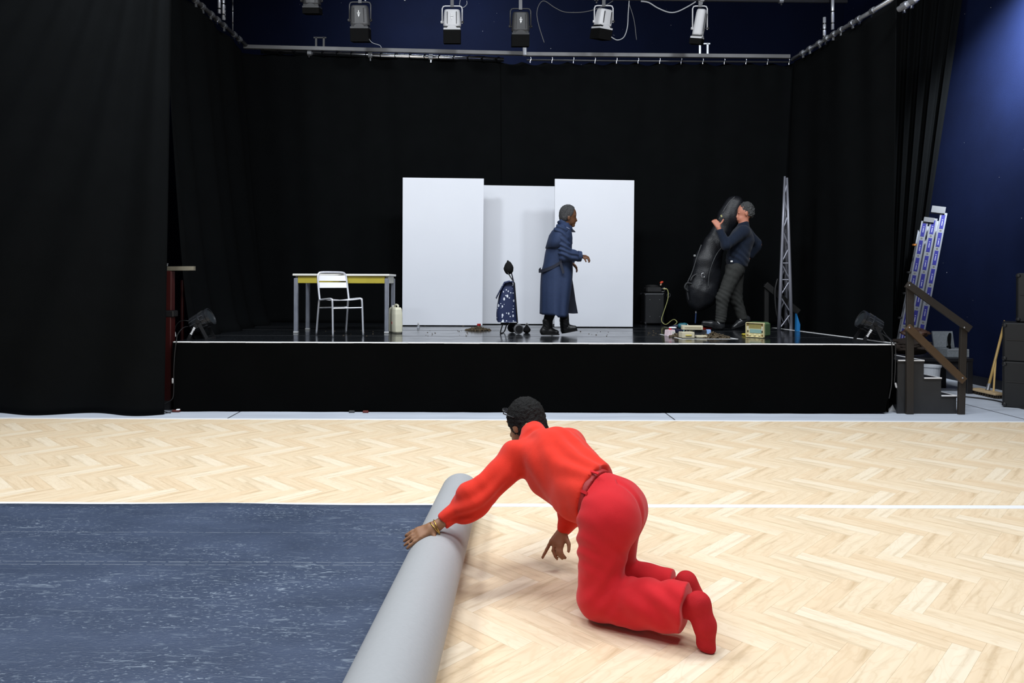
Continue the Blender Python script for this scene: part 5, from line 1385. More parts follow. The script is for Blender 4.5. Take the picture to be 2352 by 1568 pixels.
# ------------------------------------------------------------------ 1. kneeling person in red
def kneeling():
    RED = mat('orange_red_knit', (.74, .032, .014), .85, var=.10, scale=30, bump=.25, bscale=420, spec=.2, sheen=.15)
    RED2 = mat('crimson_trouser_cloth', (.62, .012, .019), .8, var=.07, scale=25, bump=.2, bscale=500, spec=.2, sheen=.15)
    REDS = mat('crimson_sock', (.50, .016, .022), .85, var=.1, scale=40, bump=.3, bscale=400, spec=.2)
    REDB = mat('dark_red_belt', (.36, .012, .012), .6, var=.1)
    SKIN = mat('brown_skin', (.30, .145, .075), .5, var=.12, scale=12, spec=.35)
    HAIR = mat('black_curly_hair', (.007, .0065, .006), .75, var=.4, scale=120, bump=.9, bscale=170, spec=.25)
    knL = A3(P(1376, 1372, 2.95)); hipL = A3(P(1388, 1190, 2.985)); hipR = hipL + A3((.078, .135, .010))
    knL[2] = .098; knR = A3((.585, 3.17, .095))
    ankL = A3(P(1598, 1395, 2.76)); ankR = A3(P(1582, 1356, 3.02))
    pel = (hipL + hipR) / 2 + A3((-.01, .0, .03))
    wai = A3(P(1359, 1136, 3.11)); che = A3(P(1275, 1058, 3.36)); nek = A3(P(1228, 998, 3.53)); hed = A3(P(1207, 972, 3.66))
    shL = A3(P(1186, 1052, 3.40)); shR = A3(P(1306, 1024, 3.56))
    elL = A3(P(1108, 1128, 3.31)); wrL = A3(P(1004, 1207, 3.25))
    elR = A3(P(1335, 1130, 3.62)); wrR = A3(P(1296, 1214, 3.52))
    base = Vector((.55, 3.0, 0.004))
    t = thing('person', 'person in red jumper and trousers kneeling and pushing the grey roll, seen from behind', 'person', base)
    lat = shR - shL; lat /= np.linalg.norm(lat)
    # --- body
    S = SDF((-.42, 2.55, 0.0), (1.02, 3.86, .90), .006)
    S.chain([pel, wai, che, nek], [.115, .095, .115, .05], .04, (np.cross(lat, che - wai), 1.25))
    S.ell(hipL + A3((.01, .0, .0)), (.085, .085, .09), k=.04).ell(hipR + A3((.01, -.0, .0)), (.085, .085, .09), k=.04)
    for h_, kn, an in ((hipL, knL, ankL), (hipR, knR, ankR)):
        S.chain([h_, kn], [.082, .052], .03); S.cone(kn, an, .052, .034, .02)
    S.chain([nek, hed], [.052, .055], .02)
    S.cone(shL, elL, .042, .036, .03); S.cone(elL, wrL, .036, .024, .015)
    S.cone(shR, elR, .042, .036, .03); S.cone(elR, wrR, .036, .024, .015)
    S.cone(che, shL, .08, .045, .04); S.cone(che, shR, .08, .045, .04)
    # head: looks down and away to the left
    fw = A3((-.62, .62, -.38)); fw /= np.linalg.norm(fw); upv = A3((-.15, .40, .90)); upv -= fw * (upv @ fw); upv /= np.linalg.norm(upv); rt = np.cross(fw, upv)
    Mh = np.stack([rt, fw, upv], 1)
    H = lambda x, y, z: hed + rt * x + fw * y + upv * z
    S.ell(hed + upv * .01, (.073, .092, .10), Mh, .02); S.ell(H(0, .035, -.055), (.055, .06, .06), Mh, .02)
    S.cone(H(0, .088, .0), H(0, .108, -.032), .009, .014, .012); S.cone(H(-.02, .082, -.062), H(.02, .082, -.062), .009, .009, .01)
    S.ell(H(0, .072, -.098), (.022, .018, .018), Mh, .015)
    for s in (-1, 1):
        S.ell(H(s * .030, .085, .012), (.014, .010, .010), Mh, .006); S.cone(H(s * .015, .090, .03), H(s * .05, .078, .03), .008, .007, .012)
        S.ell(H(s * .076, .0, -.02), (.010, .022, .034), Mh, .008)
    # left hand flat over the roll
    kn0 = A3(P(972, 1221, 3.235)); hd = kn0 - wrL; hd /= np.linalg.norm(hd)
    S.cone(wrL, wrL + hd * .03, .025, .026, .01)
    nrm = A3((.1, -.35, .93)); nrm -= hd * (nrm @ hd); nrm /= np.linalg.norm(nrm); sdv = np.cross(nrm, hd)     # sdv: towards the viewer's side
    palm = wrL + hd * .055
    if sdv[1] > 0: sdv = -sdv
    for o in (-.028, -.009, .010, .028): S.cone(wrL + hd * .02 + sdv * o * .55, wrL + hd * .088 + sdv * o, .014, .0125, .012)
    for o, L, sp in ((-.030, .058, -.08), (-.010, .072, -.02), (.010, .076, .03), (.030, .070, .10)):
        b0 = wrL + hd * .09 + sdv * o; d1 = hd + sdv * sp - nrm * .12; d2 = hd + sdv * sp - nrm * .30; d3 = hd + sdv * sp - nrm * .40
        fin(S, b0, [d1, d2, d3], [L * .45, L * .32, L * .25], .0098, .0075)
    fin(S, wrL + hd * .028 + sdv * .022, [sdv * 1.0 - nrm * .45 + hd * .10, sdv * 1.0 - nrm * .30 - hd * .35], [.045, .038], .0125, .009)
    # right hand hanging, index finger down
    tipR = A3(P(1262, 1279, 3.46)); hd = (tipR - wrR); hl = np.linalg.norm(hd); hd /= hl
    sdv = A3((1, -.3, .2)); sdv -= hd * (sdv @ hd); sdv /= np.linalg.norm(sdv); nrm = np.cross(hd, sdv)
    for o in (-.028, -.009, .010, .028): S.cone(wrR + hd * .012 + sdv * o * .5, wrR + hd * .082 + sdv * o, .014, .013, .012)
    for q, (o, L, c_) in enumerate(((-.030, .084, .0), (-.010, .074, .9), (.010, .066, 1.3), (.030, .055, 1.5))):
        cu = sdv * c_
        fin(S, wrR + hd * .086 + sdv * o, [hd + cu * .4, hd + cu * 1.2 - nrm * c_ * .5, hd + cu * 2.0 - nrm * c_], [L * .45, L * .32, L * .25], .0098, .0075)
    fin(S, wrR + hd * .03 + sdv * .024, [sdv * .9 + hd * .7, sdv * .5 + hd], [.042, .034], .0125, .009)
    S.build('body', SKIN, t, 2)
    # --- hair
    Hs = SDF(hed - .17, hed + .17, .005)
    Hs.ell(H(0, -.010, .026), (.094, .104, .108), Mh, .02); Hs.ell(H(0, -.055, -.05), (.080, .060, .075), Mh, .03)
    Hs.cut(H(0, .055, .0), fw * 1.0 - upv * .35); Hs.cut(H(0, -.02, -.115), -upv + fw * .1)
    Hs.build('hair', HAIR, t, 2, lambda v: lumpy(v, 150, .0035) + lumpy(v, 330, .002))
    # --- jumper
    J = SDF((-.30, 2.95, .10), (.72, 3.80, .86), .006)
    sp = che - wai; bk = np.cross(lat, sp); bk /= np.linalg.norm(bk)
    J.cone(wai + A3((.008, -.006, .004)), che, .137, .150, .03, (bk, 1.15)); J.cone(che, nek - A3((0, .032, .045)), .150, .080, .05, (bk, 1.25))
    J.cone(che + A3((-.01, .03, .015)), shL, .105, .075, .05); J.cone(che + A3((.0, .03, .02)), shR, .115, .085, .06); J.cone(wai + A3((.02, .03, .02)), shR + A3((-.03, -.05, -.02)), .10, .09, .06)
    J.cone(shL, elL, .078, .066, .03); J.chain([elL, elL + (wrL - elL) * .26, elL + (wrL - elL) * .42], [.070, .082, .056], .012)
    J.cone(elL + (wrL - elL) * .58, elL + (wrL - elL) * .86, .036, .034, .006); J.cut(elL + (wrL - elL) * .885, wrL - elL)
    J.cone(elL + (wrL - elL) * .15 + A3((0, 0, -.02)), elL + (wrL - elL) * .36 + A3((.0, 0, -.03)), .062, .060, .02)
    J.cone(shR, elR, .078, .066, .03); J.chain([elR, elR + (wrR - elR) * .55, elR + (wrR - elR) * .86], [.066, .072, .045], .02)
    J.cone(elR + (wrR - elR) * .82, elR + (wrR - elR) * 1.0, .036, .034, .01)
    # loose front hanging from the belly
    J.cone(wai + A3((-.075, .03, -.055)), che + A3((-.02, -.02, -.07)), .065, .10, .05); J.cone(wai + A3((-.055, .015, -.075)), wai + A3((-.11, .06, -.055)), .045, .05, .03)
    # collar
    cn = nek + A3((-.004, .026, .003)); J.cone(nek + A3((0, -.01, -.015)), cn, .070, .061, .02)
    hem = wai + A3((.012, -.008, .0)); J.cut(hem, (pel - wai) / np.linalg.norm(pel - wai) + A3((.10, -.05, .12)))
    nc = (hed - nek) / np.linalg.norm(hed - nek); 
    def jd(v):
        a = .010 * wave(v, sp * .75 + lat * .8, .085, 0, 1.2, .5) * near(v, (wai + che) / 2, .20)
        b = .009 * wave(v, A3(elL - shL) * .6 + A3((0, 0, .25)), .07, 1, .9, .35) * (near(v, elL, .12) + near(v, elL * .4 + wrL * .6, .10))
        c = .010 * wave(v, A3((.6, -.1, .8)), .11, .4, 1.0, .4) * near(v, che * .5 + shL * .5, .16)
        return a + b + c + lumpy(v, 28, .0022)
    J.build('jumper', RED, t, 4, jd)
    # --- trousers
    T = SDF((.18, 2.55, 0.0), (1.0, 3.45, .66), .006)
    pl_ = (hipL + hipR) / 2
    T.cone(pl_ + A3((.012, -.005, .02)), wai + A3((.012, -.010, .0)), .132, .124, .04, (bk, 1.12))
    T.ell(hipL + A3((.035, -.02, .0)), (.108, .108, .112), k=.05).ell(hipR + A3((.025, -.015, -.01)), (.098, .105, .108), k=.035)
    T.cone(hipL + A3((-.0, 0, -.01)), knL + A3((.005, 0, .03)), .114, .088, .045); T.cone(hipR, knR + A3((0, 0, .03)), .115, .085, .045)
    shn = ankL - knL
    T.chain([knL, knL + shn * .45, knL + shn * .90], [.090, .088, .094], .03); T.chain([knR, knR + (ankR - knR) * .45, knR + (ankR - knR) * .80], [.080, .078, .076], .03)
    T.cone(knL + shn * .25 + A3((0, 0, -.03)), knL + shn * .9 + A3((0, 0, -.025)), .06, .075, .03)
    T.cut(wai - (wai - pel) / np.linalg.norm(wai - pel) * .035, (wai - pel) / np.linalg.norm(wai - pel) + A3((-.1, .05, -.12)))
    nl = shn / np.linalg.norm(shn); nl[2] = -.10
    # hems: cut both legs by their own planes (restricted boxes)
    def boxcut(S_, p, n, lo, hi):
        n = n / np.linalg.norm(n); i0 = np.maximum(((A3(lo) - S_.lo) / S_.h).astype(int), 0); i1 = np.minimum(((A3(hi) - S_.lo) / S_.h).astype(int), S_.n)
        sl = tuple(slice(a, b) for a, b in zip(i0, i1)); X, Y, Z = np.meshgrid(*[S_.ax[i][sl[i]] for i in range(3)], indexing='ij')
        S_.d[sl] = np.maximum(S_.d[sl], ((X - p[0]) * n[0] + (Y - p[1]) * n[1] + (Z - p[2]) * n[2]).astype(np.float32))
    boxcut(T, knL + shn * .90, nl, (.6, 2.55, 0), (1.0, 2.93, .4))
    boxcut(T, knR + (ankR - knR) * .80, (ankR - knR), (.6, 2.94, 0), (1.0, 3.4, .4))
    T.cut((0, 0, .0055), (0, 0, -1))
    def td(v):
        a = .006 * wave(v, A3((.45, .2, 1.0)), .062, 0, 1.3, .3) * near(v, hipL + A3((-.07, 0, -.08)), .11)
        b = .009 * wave(v, A3((.8, 0, -.6)), .06, .6, .9, .3) * near(v, knL + A3((.05, 0, .05)), .10)
        c = .007 * wave(v, A3((.5, -.2, .9)), .08, .2, 1.2, .4) * near(v, knL + shn * .6, .16)
        g = -.010 * np.exp(-((v - pl_) @ A3((.64, .77, 0)) / .016) ** 2) * (v[:, 0] > pl_[0] + .02) * (v[:, 2] > .28)
        return a + b + c + g + lumpy(v, 26, .002)
    T.build('trousers', RED2, t, 4, td)
    # belt with loops
    ax = (wai - pel) / np.linalg.norm(wai - pel); bb = SDF(wai - .22, wai + .22, .006)
    bb.cone(pl_ + A3((.012, -.005, .02)), wai + A3((.012, -.010, .0)), .139, .1295, .04, (bk, 1.12))
    mid = wai + A3((.0, .0, .0)); cutn = ax + A3((-.1, .05, -.12)); cutn /= np.linalg.norm(cutn)
    bb.cut(mid + cutn * .012, cutn); bb.cut(mid - cutn * .036, -cutn)
    belt = bb.build('belt', REDB, t, 1)
    for px, py in ((1344, 1131), (1399, 1088)):
        p = Vector(P(px, py, 2.99)); c_ = Vector(wai) - Vector(cutn) * .012; r_ = p - c_; r_ -= Vector(cutn) * r_.dot(Vector(cutn)); r_.normalize()
        m_ = c_ + r_ * .131
        MB().bar(m_ - Vector(cutn) * .034, m_ + Vector(cutn) * .010 - r_ * .004, .012, .005, up=r_).build('belt_loop', RED2, belt)
    # --- socks
    toeL = A3(P(1622, 1482, 2.72)); toeL[2] = .022
    K = SDF((.6, 2.5, 0), (1.05, 2.94, .32), .005)
    hl_ = A3(P(1606, 1385, 2.73))
    K.cone(knL + shn * .82, ankL, .044, .041, .02); K.cone(ankL, hl_, .041, .040, .03); K.chain([hl_, hl_ * .5 + toeL * .5 + A3((.006, -.005, .0)), toeL + A3((0, 0, .012)), toeL + A3((.012, -.012, -.006))], [.040, .041, .032, .018], .02)
    K.cut((0, 0, .005), (0, 0, -1)); K.build('sock', REDS, t, 2, lambda v: lumpy(v, 60, .001))
    toeR = A3(P(1612, 1392, 2.97)); toeR[2] = .024
    K = SDF((.65, 2.80, 0), (1.1, 3.2, .32), .005); hr_ = A3(P(1577, 1342, 3.0)) + A3((0, 0, .012))
    K.cone(knR + (ankR - knR) * .72, ankR, .044, .040, .02); K.cone(ankR, hr_, .04, .04, .03); K.chain([hr_, hr_ * .5 + toeR * .5, toeR + A3((0, 0, .01))], [.040, .040, .026], .02)
    K.cut((0, 0, .005), (0, 0, -1)); K.build('sock', REDS, t, 2)
    # cuff ring marks, bangles, sunglasses, ring
    GOLD = mat('gold_metal', (.62, .40, .10), .25, metal=.9)
    wd_ = Vector(wrL - elL).normalized()
    for k, (o, tl_) in enumerate(((.002, .2), (.012, -.15))):
        c = Vector(wrL) + wd_ * o; d = (wd_ + Vector((0, .3 * tl_, tl_))).normalized(); s = d.cross(Vector((0, 0, 1))).normalized(); u = s.cross(d)
        MB().tube([c + (s * math.cos(a) + u * math.sin(a)) * .034 + Vector((0, 0, -.004)) for a in np.linspace(0, 6.2832, 26)], .0028, 6, cap=False).build('bangle', GOLD, t, smooth=True)
    gl = MB(); c0 = Vector(H(-.0, .075, .085))
    R_, F_, U_ = Vector(rt), Vector(fw), Vector(upv)
    for s in (-1, 1):
        cc = Vector(H(s * .033, .084, .088)); gl.tube([cc + R_ * (.027 * math.cos(a)) + (U_ * .8 + F_ * .6) * (.020 * math.sin(a)) for a in np.linspace(0, 6.2832, 18)], .004, 6, cap=False)
        gl.tube([cc + R_ * (s * .027), Vector(H(s * .096, .05, .06)), Vector(H(s * .097, -.02, .02))], .003, 6)
    gl.tube([Vector(H(-.008, .098, .088)), Vector(H(.008, .098, .088))], .003, 6)
    sg = gl.build('sunglasses', BLACK_PLASTIC, t, smooth=True)
    for s in (-1, 1):
        cc = Vector(H(s * .033, .084, .088)); n_ = R_.cross(U_ * .8 + F_ * .6).normalized()
        MB().lathe(cc - n_ * .001, n_, [(0, .022), (.002, .022)], 16).build('lens', mat('dark_glossy_lens', (.02, .02, .022), .05), sg)
    return
kneeling()

# ------------------------------------------------------------------ 2. person in the long blue coat
def loft(rows, N=40, fold=None, power=.8):
    """rows: (z, x centre, half depth x, half width y, y centre)"""
    vs = []
    for j, (z, xc, rx, ry, yc) in enumerate(rows):
        for k in range(N):
            a = 2 * math.pi * k / N; ca, sa = math.cos(a), math.sin(a); q = 1 + (fold(a, j / (len(rows) - 1)) if fold else 0)
            vs.append((xc + rx * q * math.copysign(abs(ca) ** power, ca), yc + ry * q * math.copysign(abs(sa) ** power, sa), z))
    fs = [(j * N + k, j * N + (k + 1) % N, (j + 1) * N + (k + 1) % N, (j + 1) * N + k) for j in range(len(rows) - 1) for k in range(N)]
    return vs, fs
def coat_person():
    Y0 = S(1275, 770).y; sc = Y0 / F_PX
    q = lambda px, py, dy=0.0: A3(P(px, py, Y0 + dy))
    COAT = mat('denim_blue_coat', (.019, .033, .080), .75, var=.18, scale=40, bump=.25, bscale=300, spec=.25)
    COATD = mat('navy_coat_lining', (.007, .010, .024), .8)
    SKIN = mat('deep_brown_skin', (.115, .050, .024), .5, var=.15, scale=20, spec=.35)
    HAIR = mat('short_grey_black_hair', (.048, .048, .050), .85, var=.95, scale=55, bump=.7, bscale=150, spec=.2)
    BOOT = mat('black_boot_leather', (.010, .010, .011), .38, var=.3, scale=20, bump=.2, bscale=80)
    LEG = mat('black_leggings', (.006, .006, .007), .8)
    base = Vector(q(1272, 770)); base.z = ST
    t = thing('person', 'person with short grey hair in a long blue trench coat walking to the right', 'person', base)
    hed = q(1306.5, 494, 0); nek = q(1297, 518); che = q(1284, 556); pel = q(1277, 625)
    shN = q(1290, 530, -.17); shF = q(1292, 531, .17); elN = q(1298, 586, -.22); wrN = q(1331, 588.5, -.20); elF = q(1290, 590, .22); wrF = q(1312, 600, .15)
    ankB = q(1258, 748, -.05); ankF = q(1297, 745, .08)
    B = SDF(q(1228, 790, 0) - A3((0, .40, 0)), q(1362, 462, 0) + A3((0, .40, 0)), .0065)
    B.chain([pel, che, nek, hed], [.12, .125, .052, .05], .04)
    B.cone(che, shN, .09, .05, .04).cone(che, shF, .09, .05, .04)
    B.chain([shN, elN, wrN], [.048, .04, .026], .02).chain([shF, elF, wrF], [.048, .04, .026], .02)
    for a, o in ((ankB, -.06), (ankF, .07)):
        k_ = (pel + a) / 2 + A3((.02, o * .5, 0)); B.chain([pel + A3((0, o, -.02)), k_, a], [.085, .06, .040], .03)
    # head in profile to the right
    hx = lambda px, py, dy=0.0: q(px, py, dy)
    B.ell(hx(1305.5, 492), (.098, .077, .108), k=.02); B.ell(hx(1312, 507), (.058, .055, .062), k=.02)
    B.cone(hx(1321, 499), hx(1324.2, 506.5), .008, .0125, .012); B.cone(hx(1319.5, 512.2, -.02), hx(1319.5, 512.2, .02), .012, .012, .008); B.ell(hx(1315.8, 518), (.026, .028, .019), k=.015)
    B.cone(hx(1320.5, 493.5, -.045), hx(1320.5, 493.5, .045), .010, .010, .012)
    for s in (-1, 1): B.ell(hx(1319.5, 497, s * .032), (.012, .014, .009), k=.006); B.ell(hx(1306.5, 500, s * .078), (.018, .011, .032), k=.008)
    # near hand: loosely curled, pointing right
    hd = A3((1, -.05, -.10)); hd /= np.linalg.norm(hd); dn = A3((0, -.25, -1))
    for o in (-.026, -.009, .009, .026): B.cone(wrN + hd * .015 + A3((0, o * .5, o * .35)), wrN + hd * .075 + A3((0, o, o * .5)), .0145, .013, .012)
    for o, L in ((-.030, .055), (-.010, .07), (.010, .072), (.030, .066)):
        fin(B, wrN + hd * .08 + A3((0, o, o * .5)), [hd * 1.0 + dn * .45, hd * .35 + dn, -hd * .5 + dn], [L * .5, L * .38, L * .3], .0105, .0085)
    fin(B, wrN + hd * .03 + A3((0, -.028, 0)), [hd + dn * .9, hd * .4 + dn], [.042, .036], .0125, .0095)
    hd = A3((.6, 0, -.8))
    for o in (-.026, -.009, .009, .026):
        B.cone(wrF + hd * .012 + A3((0, o * .5, 0)), wrF + hd * .075 + A3((0, o, 0)), .0145, .013, .012); fin(B, wrF + hd * .08 + A3((0, o, 0)), [hd, hd + A3((-.4, 0, -.3)), A3((-.2, 0, -1))], [.03, .025, .02], .0105, .0085)
    fin(B, wrF + hd * .03 + A3((0, -.03, 0)), [hd + A3((.2, -.4, 0)), hd], [.04, .034], .0125, .0095)
    B.build('body', SKIN, t, 1)
    # hair cap
    Hs = SDF(hed - .2, hed + .2, .006); Hs.ell(hx(1304.3, 490), (.108, .088, .110), k=.02); Hs.ell(hx(1296, 500), (.060, .078, .070), k=.03)
    Hs.cut(hx(1315.5, 489), A3((.95, 0, -.32))); Hs.cut(hx(1304, 508), A3((.35, 0, -1)))
    Hs.cut(hx(1311, 497), A3((.8, 0, -.6)))
    Hs.build('hair', HAIR, t, 1, lambda v: lumpy(v, 160, .003))
    # eyes
    for s in (-1, 1): MB().ell(Vector(hx(1320.6, 497.2, s * .032)), (.006, .008, .005)).build('eye', mat('dark_eye', (.01, .008, .007), .15), t, smooth=True)
    # leggings
    L = SDF(q(1240, 756) - A3((0, .25, 0)), q(1318, 660) + A3((0, .3, 0)), .008)
    for a, o in ((ankB, -.06), (ankF, .07)): L.cone((pel + a) / 2 + A3((.02, o * .5, -.05)), a + A3((0, 0, .06)), .078, .055, .02)
    L.build('leggings', LEG, t, 1)
    # boots
    def boot(an, heel, toe, dy, sole_tilt):
        heel[2] = max(heel[2], ST + .003); toe[2] = max(toe[2], ST + .003)
        Bt = SDF(np.minimum(heel, toe) - A3((.12, .14, .05)), np.maximum(heel, toe) + A3((.12, .14, .24)), .0055)
        Bt.chain([an + A3((-.005, 0, .055)), an, heel + A3((.03, 0, .045))], [.060, .054, .048], .02); Bt.chain([heel + A3((.035, 0, .045)), heel * .45 + toe * .55 + A3((0, 0, .042)), toe + A3((-.035, 0, .032))], [.046, .044, .034], .02)
        sn = np.cross(toe - heel, A3((0, 1, 0))); sn /= np.linalg.norm(sn)
        if sn[2] > 0: sn = -sn
        Bt.cut(heel, sn); Bt.cut(an + A3((0, 0, .085)), A3((-.12, 0, 1)))
        b = Bt.build('boot', BOOT, t, 1, lambda v: .0025 * wave(v, A3((.5, 0, 1)), .03, 0, .6, .1) * near(v, an, .06))
        d = Vector(toe - heel); n_ = -Vector(sn); out = []
        for a in np.linspace(0, 6.2832, 28, endpoint=False):
            ca, sa = math.cos(a), math.sin(a); u = .5 + .5 * ca; wv = (.036 + .010 * math.sin(u * 2.6)) * math.copysign(abs(sa) ** .7, sa)
            out.append(Vector(heel) + d * (u * 1.05 - .025) + Vector((0, wv, 0)) + n_ * .002)
        MB().prism(out, n_ * .016).build('sole', BLACK_PLASTIC, b)
    boot(ankB, q(1243.5, 769, -.05), q(1284, 769.5, -.07), -.05, 0)
    boot(ankF, q(1291, 766, .08), q(1326, 759.5, .06), .08, .1)
    # coat
    rows_px = [(722, 1241, 1304), (700, 1241, 1306), (665, 1241.5, 1311), (640, 1242.5, 1314), (622, 1243.5, 1314.5), (605, 1248, 1314), (585, 1252, 1313.5), (565, 1256.5, 1313), (548, 1260, 1313.5), (535, 1265.5, 1312.5), (525, 1274, 1310), (517, 1283, 1308), (512, 1288, 1307)]
    rys = [.30, .285, .265, .245, .235, .235, .24, .245, .25, .235, .19, .11, .075]
    rows = []
    for (py, xa, xb), ry in zip(rows_px, rys):
        a, b = q(xa, py), q(xb, py); rows.append((a[2], (a[0] + b[0]) / 2, (b[0] - a[0]) / 2, ry, Y0))
    rr = []
    for i in range(len(rows) - 1):
        for k in range(4): rr.append(tuple(rows[i][m_] + (rows[i + 1][m_] - rows[i][m_]) * k / 4 for m_ in range(5)))
    rr.append(rows[-1])
    def cf(a, tt):
        lo = max(0, 1 - tt * 1.9); return .035 * lo * math.sin(a * 7 + 1.0 + 2 * tt) + .02 * lo * math.sin(a * 11 + 4 * tt) + .018 * math.sin(a * 3 + tt * 22) * (1 - lo) * (tt < .85)
    vs, fs = loft(rr, 64, cf, .85)
    # hem drops towards the front
    vs = [(x, y, z - max(0, .02 * (1 - (z - rr[0][0]) / .25)) * (1 if x > rr[0][1] else -.3)) for x, y, z in vs]
    ct = MB().add(vs, fs).build('coat', COAT, t, smooth=True); sd = ct.modifiers.new('th', 'SOLIDIFY'); sd.thickness = .008
    # far front panel swinging forward
    pn = [(1313, 632), (1317, 655), (1322, 690), (1327.5, 719.5), (1316, 720), (1302, 719), (1304, 690), (1308, 655)]
    fp = MB().prism([Vector(q(a, b, .12)) for a, b in pn], (0, .012, 0)).build('front_panel', COATD, t)
    # storm flap over the back
    rows2 = [(569.5, 1253, 1296), (555, 1257, 1299), (540, 1261.5, 1300), (530, 1268, 1300), (521, 1277, 1300)]; ry2 = [.262, .268, .262, .225, .165]; r2 = []
    for (py, xa, xb), ry in zip(rows2, ry2):
        a, b = q(xa, py), q(xb, py); r2.append((a[2], (a[0] + b[0]) / 2, (b[0] - a[0]) / 2, ry, Y0))
    vs, fs = loft(r2, 48, None, .85); fl = MB().add(vs, [f for f in fs if not (f[0] % 48 < 9 or f[0] % 48 > 38)]).build('storm_flap', COAT, t, smooth=True); s2 = fl.modifiers.new('th', 'SOLIDIFY'); s2.thickness = .008
    # sleeves
    SL = SDF(q(1268, 612) - A3((0, .36, .05)), q(1340, 508) + A3((0, .36, .05)), .006)
    for sh, el, wr in ((shN, elN, wrN), (shF, elF, wrF)):
        SL.chain([sh + A3((-.01, 0, .0)), el], [.082, .078], .03); SL.chain([el, el + (wr - el) * .6, el + (wr - el) * .92], [.078, .066, .056], .02)
    def sldisp(v): return .008 * wave(v, A3((.35, 0, 1)), .062, .5, 1.1, .25) * (v[:, 1] < Y0) + lumpy(v, 40, .003)
    SL.build('sleeve', COAT, t, 2, sldisp)
    cd = Vector(wrN - elN).normalized()
    MB().lathe(Vector(elN) + Vector(wrN - elN) * .86, cd, [(0, .060), (.002, .066), (.045, .062), (.047, .052)], 20).build('cuff', COAT, t, smooth=False)
    # collar: stand at the neck and pointed front
    CL = SDF(q(1280, 540) - A3((0, .16, .02)), q(1326, 498) + A3((0, .16, .02)), .006)
    CL.chain([q(1288.5, 508), q(1294, 514), q(1306, 525)], [.050, .056, .048], .02, (A3((0, 1, 0)), .85)); CL.cut(q(1289, 503.5), A3((-.55, 0, 1)))
    CL.cut(q(1300, 511), A3((.55, 0, .85)))
    CL.build('collar', COAT, t, 1)
    MB().prism([Vector(q(a, b, -.03)) for a, b in ((1308, 520), (1314, 524), (1322.5, 532.5), (1309, 532.5), (1306, 528))], (0, .06, 0)).build('collar_point', COATD, t, bevel=.003)
    MB().prism([Vector(q(a, b, -.005)) for a, b in ((1309, 532), (1314.5, 544), (1315, 560), (1310, 560))], (0, .03, 0)).build('lapel', COATD, t)
    MB().bbox(Vector(q(1304, 524, -.175)), (.045, .05, .012), .003, Matrix.Rotation(.5, 3, 'Y')).build('epaulette', mat('pale_blue_strap', (.13, .16, .26), .7), t)
    # belt: runs from the loop at the back up to the side, end hanging
    bp = [q(1286, 603, -.235), q(1272, 612, -.225), q(1258, 618, -.19), q(1246, 622, -.12), q(1239.5, 622, .0), q(1243, 618, .12)]
    bm = MB(); pts = smooth_path([Vector(p) for p in bp], 6); vsb = []
    for p in pts:
        nn = Vector((p.x - q(1278, 620)[0], (p.y - Y0), 0)).normalized()
        for dz in (-.02, .02):
            for o in (.004, .012): vsb.append(p + nn * o + Vector((0, 0, dz)))
    fsb = []
    for i in range(len(pts) - 1):
        a = i * 4; b = a + 4; fsb += [(a, b, b + 2, a + 2), (a + 1, a + 3, b + 3, b + 1), (a + 2, b + 2, b + 3, a + 3), (a, a + 1, b + 1, b)]
    bm.add(vsb, fsb).build('belt', COATD, t)
    MB().bar(Vector(q(1287, 602, -.25)), Vector(q(1294.5, 628, -.262)), .03, .006, up=(0, 1, 0)).build('belt_end', COATD, t)
    MB().bar(Vector(q(1287, 603, -.25)), Vector(q(1291, 592, -.255)), .02, .006, up=(0, 1, 0)).build('belt_loop', COATD, t)
coat_person()

